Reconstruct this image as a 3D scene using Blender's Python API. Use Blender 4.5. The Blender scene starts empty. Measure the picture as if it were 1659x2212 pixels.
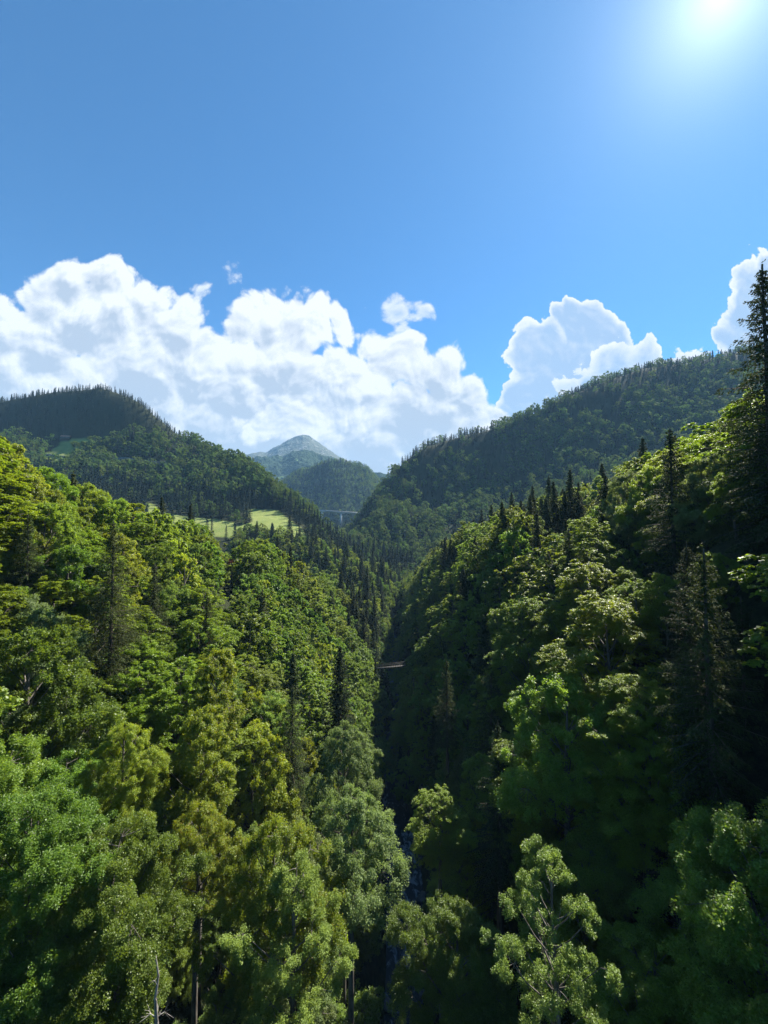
import bpy, math, random
import numpy as np
from mathutils import Vector, Matrix, Euler

# ------------------------------------------------------------------ camera, sky, sun, exposure
sc = bpy.context.scene
COL = sc.collection
F = 900.0                     # focal length in pixels of a 1659 x 2212 picture
PITCH = math.radians(3.0)
CX, CY = 829.5, 1106.0
cam_d = bpy.data.cameras.new("camera"); cam = bpy.data.objects.new("camera", cam_d); COL.objects.link(cam)
cam_d.sensor_fit = 'VERTICAL'; cam_d.sensor_height = 36.0; cam_d.lens = 36.0*F/2212.0
cam_d.clip_start = 0.5; cam_d.clip_end = 60000
cam.location = (0, 0, 0); cam.rotation_euler = (math.pi/2+PITCH, 0, 0)
sc.camera = cam

def uv(px, py):
    """slope coordinates (x/y, z/y) of the view ray through a picture point"""
    X = (np.asarray(px, float)-CX)/F; Y = (CY-np.asarray(py, float))/F
    d = math.cos(PITCH)-math.sin(PITCH)*Y
    return X/d, (math.sin(PITCH)+math.cos(PITCH)*Y)/d
def pix(x, y, z):
    x, y, z = map(np.asarray, (x, y, z))
    d = math.cos(PITCH)*y+math.sin(PITCH)*z
    Y = (-math.sin(PITCH)*y+math.cos(PITCH)*z)/d
    return CX+F*x/d, CY-F*Y

su, sv = uv(1560, -20)
SUN = Vector((float(su), 1.0, float(sv))).normalized()
SUN_EL = math.asin(SUN.z); SUN_AZ = math.atan2(SUN.x, SUN.y)

sc.view_settings.view_transform = 'Standard'; sc.view_settings.look = 'None'
sc.view_settings.gamma = 1.0; EXPO = 1.5; sc.view_settings.exposure = EXPO; EK = 2.0**(0.75-EXPO)
sc.cycles.max_bounces = 6; sc.cycles.diffuse_bounces = 1; sc.cycles.glossy_bounces = 2
sc.cycles.transmission_bounces = 2; sc.cycles.transparent_max_bounces = 4; sc.cycles.volume_bounces = 0
sc.cycles.use_adaptive_sampling = True; sc.cycles.adaptive_threshold = 0.01
sc.cycles.sample_clamp_indirect = 4.0; sc.cycles.denoising_prefilter = 'NONE'
sc.cycles.caustics_reflective = False; sc.cycles.caustics_refractive = False

class NT:
    """tiny helper for node trees"""
    def __init__(s, tree): s.t = tree; tree.nodes.clear()
    def n(s, kind, **kw):
        o = s.t.nodes.new(kind)
        for k, v in kw.items():
            if k.startswith('i_'):
                key = k[2:]; key = int(key) if key.isdigit() else key.replace('_', ' ')
                s.put(o.inputs[key], v)
            else: setattr(o, k, v)
        return o
    def put(s, sock, v):
        if isinstance(v, bpy.types.NodeSocket): s.t.links.new(v, sock)
        elif isinstance(v, bpy.types.Node): s.t.links.new(v.outputs[0], sock)
        else: sock.default_value = v
    def m(s, op, a, b=0.0, c=None, clamp=False):
        o = s.t.nodes.new('ShaderNodeMath'); o.operation = op; o.use_clamp = clamp
        s.put(o.inputs[0], a); s.put(o.inputs[1], b)
        if c is not None: s.put(o.inputs[2], c)
        return o.outputs[0]
    def vm(s, op, a, b=None, c=None):
        o = s.t.nodes.new('ShaderNodeVectorMath'); o.operation = op
        s.put(o.inputs[0], a)
        if b is not None:
            s.put(o.inputs[3 if op == 'SCALE' else 1], b)
        if c is not None: s.put(o.inputs[2], c)
        return o.outputs[1] if op in ('LENGTH', 'DISTANCE', 'DOT_PRODUCT') else o.outputs[0]
    def mr(s, v, a, b, c=0.0, d=1.0, smooth=True):
        o = s.t.nodes.new('ShaderNodeMapRange'); o.interpolation_type = 'SMOOTHSTEP' if smooth else 'LINEAR'
        for k, x in zip((0, 1, 2, 3, 4), (v, a, b, c, d)): s.put(o.inputs[k], x)
        return o.outputs[0]
    def mix(s, f, a, b):
        o = s.t.nodes.new('ShaderNodeMix'); o.data_type = 'RGBA'
        s.put(o.inputs[0], f); s.put(o.inputs[6], a); s.put(o.inputs[7], b)
        return o.outputs[2]
    def xyz(s, x, y, z=0.0):
        o = s.t.nodes.new('ShaderNodeCombineXYZ')
        s.put(o.inputs[0], x); s.put(o.inputs[1], y); s.put(o.inputs[2], z)
        return o.outputs[0]
    def noise(s, v, scale, detail=4, rough=.55, dist=0.0, col=False, dim='3D'):
        o = s.t.nodes.new('ShaderNodeTexNoise'); o.noise_dimensions = dim
        s.put(o.inputs['Vector'], v); o.inputs['Scale'].default_value = scale
        o.inputs['Detail'].default_value = detail; o.inputs['Roughness'].default_value = rough
        o.inputs['Distortion'].default_value = dist
        return o.outputs[1] if col else o.outputs[0]

def build_world():
    w = bpy.data.worlds.new("World"); sc.world = w; w.use_nodes = True
    N = NT(w.node_tree)
    out = N.n('ShaderNodeOutputWorld')
    sky = N.n('ShaderNodeTexSky', sky_type='NISHITA', sun_disc=False)
    sky.sun_elevation = SUN_EL; sky.sun_rotation = SUN_AZ
    sky.altitude = 2000; sky.air_density = 0.8; sky.dust_density = 0.15; sky.ozone_density = 2.5
    S = 0.108*EK
    tc = N.n('ShaderNodeTexCoord'); D = N.vm('NORMALIZE', tc.outputs['Generated'])
    # deep alpine blue, a pale aureole of thin air and dust round the sun
    blue = N.vm('MULTIPLY', N.vm('SCALE', sky.outputs[0], S), (0.45, 1.0, 1.22))
    dsun = N.vm('DOT_PRODUCT', D, tuple(SUN))
    ang = N.m('MULTIPLY', N.m('ARCCOSINE', N.m('MINIMUM', dsun, 0.99999)), 57.2958)
    g1 = N.m('POWER', 2.71828, N.m('MULTIPLY', N.m('POWER', N.m('DIVIDE', ang, 3.6), 1.15), -1.0))
    g2 = N.m('POWER', 2.71828, N.m('DIVIDE', ang, -15.0))
    glow = N.vm('ADD', N.vm('SCALE', (1.0, 1.0, 1.0), N.m('MULTIPLY', g1, 0.55*EK)), N.vm('SCALE', (0.33, 0.40, 0.44), N.m('MULTIPLY', g2, 0.34*EK)))
    clear = N.vm('ADD', blue, glow); col = clear
    # ---- cumulus far away: banks of puffs in slope coordinates
    sp = N.n('ShaderNodeSeparateXYZ'); N.put(sp.inputs[0], D)
    yy = N.m('MAXIMUM', sp.outputs[1], 0.02)
    U = N.m('DIVIDE', sp.outputs[0], yy); V = N.m('DIVIDE', sp.outputs[2], yy)
    zone = N.m('MULTIPLY', N.m('MULTIPLY', N.m('GREATER_THAN', sp.outputs[1], 0.25), N.m('LESS_THAN', V, 0.72)), N.m('GREATER_THAN', V, -0.02))
    P = N.xyz(U, V)
    wcol = N.noise(P, 5.0, 2, .5, col=True, dim='2D')
    PW = N.vm('ADD', P, N.vm('SCALE', N.vm('SUBTRACT', wcol, (.5, .5, .5)), 0.07))
    PW = N.vm('MULTIPLY', PW, (1, 1, 0))
    L = Vector((float(su)-0.3, float(sv)-0.3, 0)).normalized()
    def billow(vec, scale, off, detail=4.0):
        v = N.n('ShaderNodeTexVoronoi', feature='F1', voronoi_dimensions='2D', normalize=True)
        N.put(v.inputs['Vector'], N.vm('ADD', vec, off)); v.inputs['Scale'].default_value = scale
        v.inputs['Detail'].default_value = detail; v.inputs['Roughness'].default_value = .47; v.inputs['Lacunarity'].default_value = 2.1
        return N.m('SUBTRACT', 0.5, v.outputs['Distance'])
    b0 = billow(PW, 8.5, (0.3, 0.9, 0)); rel0 = N.m('SUBTRACT', b0, billow(N.vm('ADD', PW, tuple(L*0.018)), 8.5, (0.3, 0.9, 0)))
    fb = billow(PW, 14.0, (4.3, 3.9, 0)); relf = N.m('SUBTRACT', fb, billow(N.vm('ADD', PW, tuple(L*0.012)), 14.0, (4.3, 3.9, 0)))
    n0 = N.m('MULTIPLY', N.m('SUBTRACT', N.noise(PW, 40.0, 3, .6, dim='2D'), .5), 0.06)
    n_big = N.m('MULTIPLY', N.m('SUBTRACT', N.noise(PW, 7.0, 4, .6, dim='2D'), .47), 2.6)
    LV = tuple(L*0.022)
    def layer(puffs, fine, shape_off, amp=0.55, at=None):
        f = None; PP = PW if at is None else N.vm('ADD', PW, at)
        for (a, b, r) in puffs:
            pu, pv = uv(a, b); r = r/F
            e = N.m('MULTIPLY_ADD', N.vm('DISTANCE', PP, (float(pu), float(pv), 0)), -4.0, r*4.0)
            f = e if f is None else N.m('SMOOTH_MAX', f, e, 0.04)
        if at is not None: return f
        layer.f = f
        return N.m('ADD', N.m('SUBTRACT', f, shape_off), N.m('MULTIPLY_ADD', fb if fine else b0, amp, n0))
    def compose(col, dens, fine, edge, soft, body, lit, core=0.55, rel=2.2, big=None):
        alpha = N.mr(dens, 0.0, soft)
        rim = N.mr(dens, 0.0, edge, 1.0, 0.0)
        sh = N.m('ADD', N.m('MULTIPLY', relf if fine else rel0, rel), N.m('MULTIPLY', rim, core))
        if big is not None: sh = N.m('ADD', sh, big)
        sh = N.m('ADD', sh, 0.0, clamp=True)
        return N.mix(alpha, col, N.mix(sh, body, lit))
    WHITE = (0.62*EK, 0.635*EK, 0.65*EK, 1); GREY = (0.32*EK, 0.375*EK, 0.45*EK, 1); LGREY = (0.26*EK, 0.37*EK, 0.53*EK, 1)
    hb = lambda k: N.m('MULTIPLY', n_big, k)
    # towers behind the right mountain and at the right edge (backlit: pale blue body, white rims)
    d = layer([(1262, 720, 78), (1175, 770, 80), (1300, 850, 120), (1170, 880, 90), (1235, 690, 50), (1310, 740, 50)], True, 0.06, .4)
    col = compose(col, d, True, 0.13, 0.02, LGREY, WHITE, 0.95, 1.4, hb(0.35))
    d = layer([(1760, 680, 190), (1720, 780, 150), (1640, 850, 100), (1610, 700, 60), (1580, 740, 40)], True, 0.06, .4)
    col = compose(col, d, True, 0.13, 0.02, LGREY, WHITE, 1.0, 1.2, hb(0.3))
    d = layer([(1330, 800, 55), (1385, 775, 36), (1270, 840, 50), (1480, 790, 26), (1515, 790, 30), (1440, 810, 36)], True, 0.05)
    col = compose(col, d, True, 0.25, 0.02, LGREY, WHITE, 0.9, 2.0, hb(0.5))
    # small torn puffs above the main bank
    d = layer([(868, 672, 40), (900, 682, 24), (862, 710, 20), (815, 708, 12), (495, 603, 12), (440, 634, 12), (620, 640, 10)], True, 0.08)
    col = compose(col, d, True, 0.3, 0.12, LGREY, WHITE, 0.9, 2.0)
    # main bank: back, then front billows
    MAIN = [(756, 908, 62), (959, 885, 60), (893, 812, 46), (355, 890, 60), (10, 800, 60), (525, 775, 50), (775, 790, 36), (895, 835, 34), (450, 800, 60), (155, 606, 46), (222, 600, 50), (90, 650, 60), (190, 700, 90), (100, 760, 90), (20, 720, 80), (270, 680, 60), (325, 670, 62), (390, 720, 70), (300, 800, 110), (430, 810, 80),
            (200, 860, 110), (520, 705, 50), (575, 700, 52), (655, 705, 66), (740, 700, 30), (600, 800, 80), (530, 860, 90), (700, 830, 90), (790, 850, 60), (850, 780, 55), (640, 930, 100),
            (940, 810, 58), (1010, 860, 60), (1030, 940, 80), (880, 880, 70), (820, 960, 100), (480, 970, 120), (330, 960, 110), (80, 900, 120), (920, 1010, 120), (740, 1040, 110), (1000, 1010, 80), (-120, 760, 120), (-150, 900, 180),
            (400, 1080, 130), (600, 1090, 130), (150, 1040, 160), (0, 1080, 150), (840, 1120, 150), (1040, 1100, 120)]
    d = layer(MAIN, False, 0.06); f0 = layer.f; f1 = layer(MAIN, False, 0.06, at=LV)
    body = N.m('MULTIPLY', N.m('SUBTRACT', f0, f1), 5.0); body = N.m('MULTIPLY_ADD', relf, 1.8, body)
    low = N.mr(V, float(uv(0, 1000)[1]), float(uv(0, 700)[1]), -0.22, 0.34)
    midb = N.m('MULTIPLY', N.mr(N.vm('DISTANCE', P, (float(uv(740, 830)[0]), float(uv(740, 830)[1]), 0)), 0.0, 0.36, 1.0, 0.0), 0.16)
    col = compose(col, d, False, 0.30, 0.065, GREY, WHITE, 0.55, 3.4, N.m('ADD', N.m('ADD', N.m('ADD', hb(0.62), low), midb), body))
    d = layer([(620, 900, 60), (700, 880, 62), (760, 870, 40), (660, 930, 60), (560, 930, 45), (780, 920, 22), (720, 930, 36), (860, 1000, 20), (900, 980, 18)], True, 0.10)
    col = compose(col, d, True, 0.5, 0.12, (0.33*EK, 0.39*EK, 0.47*EK, 1), WHITE, 0.35, 3.0, N.m('ADD', n_big, 0.3))
    b_clear = N.n('ShaderNodeBackground'); N.put(b_clear.inputs[0], clear)
    b_cloud = N.n('ShaderNodeBackground'); N.put(b_cloud.inputs[0], col)
    mx = N.n('ShaderNodeMixShader'); N.put(mx.inputs[0], zone); N.put(mx.inputs[1], b_clear.outputs[0]); N.put(mx.inputs[2], b_cloud.outputs[0])
    w.node_tree.links.new(mx.outputs[0], out.inputs[0])
    w.cycles.sampling_method = 'MANUAL'; w.cycles.sample_map_resolution = 512
build_world()

sun_d = bpy.data.lights.new("sun", 'SUN'); sun_d.energy = 5.0; sun_d.angle = math.radians(0.5); sun_d.color = (1.0, 0.95, 0.86)
sun_o = bpy.data.objects.new("sun", sun_d); COL.objects.link(sun_o)
sun_o.rotation_euler = SUN.to_track_quat('Z', 'Y').to_euler()
#@@SKYEND
HAZE = 8.0e-5

# ------------------------------------------------------------------ helpers for objects
rng = np.random.default_rng(7)
def tag(o, label=None, cat=None, group=None, kind=None):
    for k, v in (('label', label), ('category', cat), ('group', group), ('kind', kind)):
        if v: o[k] = v
    return o
def mesh_np(name, V, Q, mats, mi=None, tint=None, smooth=False):
    """V (n,3); Q (m,4) or (m,3) index array, or list of both kinds"""
    Qs = Q if isinstance(Q, list) else [Q]
    me = bpy.data.meshes.new(name)
    me.vertices.add(len(V)); me.vertices.foreach_set('co', np.asarray(V, np.float32).ravel())
    loops = np.concatenate([q.ravel() for q in Qs]).astype(np.int32)
    sizes = np.concatenate([np.full(len(q), q.shape[1]) for q in Qs]).astype(np.int32)
    me.loops.add(len(loops)); me.loops.foreach_set('vertex_index', loops)
    me.polygons.add(len(sizes))
    me.polygons.foreach_set('loop_start', np.concatenate([[0], np.cumsum(sizes)[:-1]]).astype(np.int32))
    if smooth: me.polygons.foreach_set('use_smooth', np.ones(len(sizes), bool))
    for m in (mats if isinstance(mats, (list, tuple)) else [mats]): me.materials.append(m)
    if mi is not None: me.polygons.foreach_set('material_index', np.asarray(mi, np.int32))
    if tint is not None:
        a = me.attributes.new('tint', 'FLOAT', 'FACE'); a.data.foreach_set('value', np.asarray(tint, np.float32))
    me.update(calc_edges=True)
    return me
def link(name, data, parent=None, loc=None):
    o = bpy.data.objects.new(name, data); COL.objects.link(o)
    if parent: o.parent = parent
    if loc is not None: o.location = loc
    return o
def vnoise(x, y, seed=0, octaves=4, rough=.5):
    """smooth value noise, numpy, roughly -1..1"""
    x = np.asarray(x, float); y = np.asarray(y, float); out = np.zeros(np.broadcast(x, y).shape); amp = 1.0; tot = 0
    def h(i, j, s):
        n = (i.astype(np.int64)*374761393 + j.astype(np.int64)*668265263 + s*2147483647) & 0xffffffff
        n = ((n ^ (n >> 13))*1274126177) & 0xffffffff
        return ((n ^ (n >> 16)) & 0xffff)/32767.5-1
    for k in range(octaves):
        xf = np.floor(x); yf = np.floor(y); fx = x-xf; fy = y-yf
        fx = fx*fx*(3-2*fx); fy = fy*fy*(3-2*fy); s = seed*17+k*101+3
        v = (h(xf, yf, s)*(1-fx)+h(xf+1, yf, s)*fx)*(1-fy)+(h(xf, yf+1, s)*(1-fx)+h(xf+1, yf+1, s)*fx)*fy
        out = out+v*amp; tot += amp; amp *= rough; x = x*2.03+11.3; y = y*2.03+5.7
    return out/tot

# ------------------------------------------------------------------ materials
def new_mat(name):
    m = bpy.data.materials.new(name); m.use_nodes = True
    N = NT(m.node_tree); out = N.n('ShaderNodeOutputMaterial')
    return m, N, out
def leaf_mat(name, base, trans, var=0.35, hue=0.03, tfac=0.45, rough=.45, spec=.35, alt=None, altp=0.0):
    """leaves: dull reflecting side, light shining through; tint per leaf, variation per tree"""
    m, N, out = new_mat(name)
    tint = N.n('ShaderNodeAttribute', attribute_name='tint').outputs['Fac']
    oi = N.n('ShaderNodeObjectInfo').outputs['Random']
    val = N.m('ADD', N.m('ADD', 1-var*0.55, N.m('MULTIPLY', tint, var)), N.m('MULTIPLY', N.m('SUBTRACT', oi, .5), 0.5))
    r2 = N.m('FRACT', N.m('MULTIPLY', oi, 37.7))
    hu = N.m('ADD', 0.5-hue, N.m('MULTIPLY', r2, hue*2))
    def tone(c):
        h = N.n('ShaderNodeHueSaturation'); N.put(h.inputs['Color'], c); N.put(h.inputs['Hue'], hu); N.put(h.inputs['Value'], val)
        return h.outputs[0]
    cb = (*base, 1); ct = (*trans, 1)
    if alt:
        f = N.m('GREATER_THAN', N.m('FRACT', N.m('MULTIPLY', tint, 7.13)), 1-altp)
        cb = N.mix(f, cb, (*alt, 1)); ct = N.mix(f, ct, (*[a*1.6 for a in alt], 1))
    p = N.n('ShaderNodeBsdfPrincipled'); N.put(p.inputs['Base Color'], tone(cb)); p.inputs['Roughness'].default_value = rough
    p.inputs['Specular IOR Level'].default_value = spec
    t = N.n('ShaderNodeBsdfTranslucent'); N.put(t.inputs[0], tone(ct))
    mx = N.n('ShaderNodeMixShader', i_0=tfac); N.put(mx.inputs[1], p.outputs[0]); N.put(mx.inputs[2], t.outputs[0])
    m.node_tree.links.new(mx.outputs[0], out.inputs[0])
    return m
M = {}
M['beech'] = leaf_mat('beech_leaves', (0.135, 0.198, 0.016), (0.38, 0.48, 0.014), hue=.015)
M['maple'] = leaf_mat('maple_leaves', (0.125, 0.195, 0.028), (0.30, 0.42, 0.024), hue=.02)
M['lime'] = leaf_mat('yellowing_leaves', (0.175, 0.235, 0.022), (0.46, 0.54, 0.02), hue=.010, alt=(0.34, 0.30, 0.03), altp=.07)
M['willow'] = leaf_mat('grey_green_leaves', (0.16, 0.21, 0.075), (0.24, 0.32, 0.06), hue=.015, rough=.6, spec=.3)
M['birch'] = leaf_mat('birch_leaves', (0.15, 0.22, 0.045), (0.32, 0.43, 0.045), hue=.015, tfac=.4, rough=.6, spec=.3)
M['airy'] = leaf_mat('pale_airy_leaves', (0.22, 0.31, 0.06), (0.46, 0.60, 0.07), hue=.01, tfac=.4)
M['rusty'] = leaf_mat('rusty_leaves', (0.18, 0.225, 0.02), (0.46, 0.50, 0.02), hue=.01, alt=(0.32, 0.20, 0.03), altp=.07)
M['copper'] = leaf_mat('copper_leaves', (0.12, 0.022, 0.012), (0.22, 0.04, 0.02), hue=.015)
M['spruce'] = leaf_mat('spruce_needles', (0.034, 0.052, 0.018), (0.05, 0.07, 0.012), hue=.015, tfac=.25, rough=.7, spec=.15)
M['spruce_pale'] = leaf_mat('pale_spruce_needles', (0.065, 0.085, 0.024), (0.09, 0.11, 0.018), hue=.015, tfac=.28, rough=.7, spec=.15)
M['wood_beech'] = leaf_mat('hill_broad_leaves', (0.070, 0.130, 0.036), (0.24, 0.36, 0.05), var=.5, hue=.02, tfac=.33, rough=.7)
M['wood_spruce'] = leaf_mat('hill_spruce_needles', (0.016, 0.034, 0.022), (0.03, 0.05, 0.025), var=.4, hue=.02, tfac=.2, rough=.8, spec=.2)
def bark_mat(name, c1, c2, scale=3.0):
    m, N, out = new_mat(name)
    g = N.n('ShaderNodeTexCoord').outputs['Object']
    n = N.noise(N.vm('MULTIPLY', g, (1, 1, .25)), scale, 5, .65)
    p = N.n('ShaderNodeBsdfPrincipled'); N.put(p.inputs['Base Color'], N.mix(N.mr(n, .35, .65), (*c1, 1), (*c2, 1)))
    p.inputs['Roughness'].default_value = .9
    b = N.n('ShaderNodeBump', i_Strength=.6, i_Distance=.05); N.put(b.inputs['Height'], n); N.put(p.inputs['Normal'], b.outputs[0])
    m.node_tree.links.new(p.outputs[0], out.inputs[0]); return m
M['bark'] = bark_mat('grey_bark', (.07, .058, .045), (.17, .15, .125))
M['bark_spruce'] = bark_mat('spruce_bark', (.05, .035, .025), (.13, .10, .08))
M['bark_birch'] = bark_mat('pale_bark', (.10, .085, .075), (.46, .43, .38), 2.0)
def simple_mat(name, c, rough=.7, metal=0.0, noise=0.0, scale=4.0):
    m, N, out = new_mat(name)
    p = N.n('ShaderNodeBsdfPrincipled'); p.inputs['Roughness'].default_value = rough; p.inputs['Metallic'].default_value = metal
    if noise:
        g = N.n('ShaderNodeTexCoord').outputs['Object']; n = N.noise(g, scale, 5, .65)
        N.put(p.inputs['Base Color'], N.mix(N.mr(n, .3, .7), (*[v*(1-noise) for v in c], 1), (*[min(1, v*(1+noise)) for v in c], 1)))
    else: p.inputs['Base Color'].default_value = (*c, 1)
    m.node_tree.links.new(p.outputs[0], out.inputs[0]); return m
M['concrete'] = simple_mat('pale_concrete', (.80, .79, .76), .85, noise=.12, scale=.2)
M['asphalt'] = simple_mat('asphalt', (.16, .16, .165), .9, noise=.1, scale=.3)
M['steel'] = simple_mat('galvanised_steel', (.45, .46, .47), .5, .6)
M['rock'] = simple_mat('wet_rock', (.10, .10, .10), .6, noise=.5, scale=1.2)
M['plank'] = simple_mat('weathered_plank', (.09, .08, .07), .85, noise=.3, scale=3)
M['roof'] = simple_mat('clay_roof', (.34, .16, .10), .8, noise=.25, scale=1)
M['roof_grey'] = simple_mat('grey_roof', (.22, .21, .22), .8, noise=.2, scale=1)
M['plaster'] = simple_mat('plaster', (.55, .50, .43), .85, noise=.1)
M['dark'] = simple_mat('dark_glass', (.03, .035, .04), .2)

def ground_mat():
    m, N, out = new_mat('forest_ground')
    pos = N.n('ShaderNodeNewGeometry').outputs['Position']
    a = N.n('ShaderNodeAttribute', attribute_name='meadow').outputs['Fac']
    n1 = N.noise(pos, .08, 6, .6); n2 = N.noise(pos, .9, 5, .65)
    floor = N.mix(N.mr(n2, .35, .65), (.014, .018, .009, 1), (.035, .042, .018, 1))
    stripes = N.n('ShaderNodeTexWave', i_Scale=.045, i_Distortion=3.0, i_Detail=3.0); N.put(stripes.inputs[0], N.vm('MULTIPLY', pos, (.4, 1, 3)))
    grass = N.mix(N.mr(n1, .3, .7), (.135, .185, .035, 1), (.235, .27, .075, 1))
    grass = N.mix(N.m('MULTIPLY', stripes.outputs[1], .35), grass, (.12, .19, .04, 1))
    grass = N.mix(N.m('MULTIPLY', N.mr(n2, .45, .6), .7), grass, (.20, .20, .08, 1))
    c = N.mix(a, floor, grass)
    p = N.n('ShaderNodeBsdfPrincipled'); p.inputs['Roughness'].default_value = 1.0; p.inputs['Specular IOR Level'].default_value = .1
    N.put(p.inputs['Base Color'], c)
    b = N.n('ShaderNodeBump', i_Strength=.8, i_Distance=.6); N.put(b.inputs['Height'], n2); N.put(p.inputs['Normal'], b.outputs[0])
    m.node_tree.links.new(p.outputs[0], out.inputs[0]); return m
M['ground'] = ground_mat()

# ------------------------------------------------------------------ terrain
def xr(y):            # centre line of the stream
    return np.interp(y, [-100, 30, 80, 105, 125, 150, 190, 230, 280, 350, 450, 700], [2, 2, 3.6, 5.0, 4.0, .5, 5.5, 2.5, 8, 9, 22, 40])
def sstep(a, b, x): t = np.clip((x-a)/(b-a), 0, 1); return t*t*(3-2*t)
def smin(a, b, k): h = np.clip(.5+.5*(b-a)/k, 0, 1); return b*(1-h)+a*h-k*h*(1-h)
RIVER_Z = -85.0
def near_z(x, y):
    a = x-xr(y)
    left = np.interp(-a, [0, 4, 7, 24, 42, 62, 92, 140, 300, 900], [-86, -85, -76, -53, -31, -8, 15, 28, 55, 120])
    right = np.interp(a, [0, 4, 6, 25, 40, 58, 80, 140, 300, 900], [-86, -85, -80, -38, -13, -2, 6, 42, 90, 190])
    capl = np.interp(y, [0, 60, 80, 95, 120, 170, 230, 330, 430], [30, 30, 13, -2, -9, -14, -36, -62, -50])
    capr = np.interp(y, [0, 100, 160, 200, 250, 300, 430], [60, 12, 0, -10, -17, -33, -66])
    left = smin(left, np.maximum(capl, -85)+0*left, 8); right = smin(right, capr+0*right, 8)
    left = left-6*np.clip((-a-5)/15, 0, 1); z = np.where(a < 0, left, right)
    amp = np.clip((np.abs(a)-6)/14, 0, 1)
    z = z+amp*(3.2*vnoise(x/26, y/26, 3, 3)+1.0*vnoise(x/7, y/7, 4, 2))
    z = z+9*np.exp(-(((x-48)/10)**2+((y-56)/12)**2))
    return z
# far country: per picture column, ground rows (depth : picture row)
FAR_PX = [-900, -300, 0, 100, 200, 260, 300, 350, 400, 450, 500, 545, 570, 600, 640, 680, 710, 740, 780, 810, 860, 920, 1000, 1100, 1250, 1400, 1560, 1700, 2000, 2600]
_d1 = {430: [1050, 1080, 1110, 1110, 1115, 1140, 1155, 1163, 1170, 1173, 1176, 1180, 1183, 1186, 1192, 1203, 1216, 1232, 1248, 1258, 1275, 1284, 1262, 1222, 1175, 1135, 1090, 1060, 1000, 950],
       520: [1040, 1060, 1085, 1088, 1092, 1108, 1122, 1130, 1137, 1140, 1143, 1146, 1148, 1150, 1157, 1178, 1195, 1216, 1232, 1244, 1263, 1265, 1245, 1208, 1165, 1125, 1080, 1050, 980, 920],
       620: [1010, 1040, 1065, 1070, 1076, 1088, 1100, 1107, 1113, 1117, 1120, 1122, 1124, 1127, 1134, 1158, 1178, 1200, 1216, 1228, 1244, 1246, 1226, 1190, 1150, 1110, 1070, 1035, 960, 890],
       730: [960, 1000, 1035, 1042, 1050, 1064, 1078, 1086, 1093, 1097, 1100, 1104, 1106, 1109, 1118, 1142, 1164, 1186, 1202, 1214, 1228, 1228, 1206, 1172, 1132, 1095, 1055, 1015, 940, 860]}
_ly = {  # column -> later rows (left hill, valley floor, right mountain)
 -900: [(1000, 930), (1500, 900), (2500, 940)], -300: [(900, 985), (1100, 945), (1400, 890), (2000, 930)],
 0: [(870, 1008), (1050, 965), (1340, 862), (1700, 890), (2600, 960)], 100: [(870, 1010), (1050, 972), (1320, 846), (1700, 880), (2600, 960)],
 200: [(870, 1018), (1050, 975), (1300, 829), (1600, 870), (2600, 970)], 260: [(870, 1030), (1030, 985), (1280, 842), (1500, 880), (2600, 980)],
 300: [(860, 1040), (1020, 990), (1250, 866), (1500, 900), (2600, 990)], 350: [(850, 1050), (1000, 1000), (1200, 908), (1450, 940), (2600, 1010)],
 400: [(840, 1058), (980, 1010), (1150, 944), (1400, 975), (2600, 1030)], 450: [(830, 1066), (960, 1020), (1100, 975), (1350, 1000), (2600, 1050)],
 500: [(820, 1072), (940, 1028), (1060, 992), (1300, 1020), (2600, 1080)], 545: [(810, 1080), (920, 1036), (1010, 1016), (1300, 1050), (2600, 1095)],
 570: [(800, 1085), (900, 1045), (980, 1042), (1200, 1065), (2600, 1100)], 600: [(800, 1090), (940, 1062), (1100, 1080), (2600, 1105)],
 640: [(800, 1104), (900, 1091), (1050, 1105), (2600, 1115)], 680: [(800, 1128), (860, 1120), (1000, 1130), (1500, 1148), (2600, 1140)],
 710: [(830, 1158), (900, 1160), (1200, 1165), (2000, 1156), (2600, 1141)], 740: [(1000, 1182), (1400, 1172), (2000, 1160), (2600, 1142)],
 780: [(900, 1190), (1150, 1165), (1500, 1128), (1650, 1126), (2600, 1140)], 810: [(900, 1192), (1150, 1125), (1250, 1120), (1500, 1065), (1900, 1090), (2700, 1120)],
 860: [(900, 1196), (1150, 1103), (1240, 1108), (1550, 1007), (2000, 1040), (2700, 1100)], 920: [(900, 1192), (1160, 1110), (1260, 1108), (1570, 962), (2100, 1000), (2900, 1080)],
 1000: [(900, 1172), (1180, 1110), (1280, 1092), (1600, 940), (2100, 980), (3000, 1060)], 1100: [(900, 1140), (1180, 1085), (1300, 1060), (1630, 912), (2100, 950), (3100, 1040)],
 1250: [(900, 1090), (1200, 1030), (1700, 845), (2200, 880), (3200, 1000)], 1400: [(900, 1055), (1200, 985), (1750, 792), (2300, 830), (3200, 960)],
 1560: [(900, 1015), (1200, 945), (1800, 768), (2300, 810), (3200, 940)], 1700: [(900, 975), (1200, 900), (1800, 735), (2300, 780), (3200, 900)],
 2000: [(900, 900), (1200, 820), (1800, 650), (2400, 700)], 2600: [(900, 800), (1200, 700), (1800, 520), (2400, 600)]}
def DM(d): return 430+(np.asarray(d, float)-430)*.38 if np.ndim(d) else 430+(d-430)*.38
GU = uv(np.array(FAR_PX), 1106)[0]
GL = np.linspace(math.log(420), math.log(6000), 150)
_T = np.zeros((len(FAR_PX), len(GL)))
for i, px in enumerate(FAR_PX):
    rows = [(d, v[i]) for d, v in _d1.items()]+_ly[px]+[(6000, 1112)]
    _T[i] = np.interp(GL, np.log([DM(r[0]) if r[0] < 5000 else r[0] for r in rows]), uv(px, np.array([r[1] for r in rows]))[1])
_U = np.linspace(GU[0], GU[-1], 500)
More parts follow.
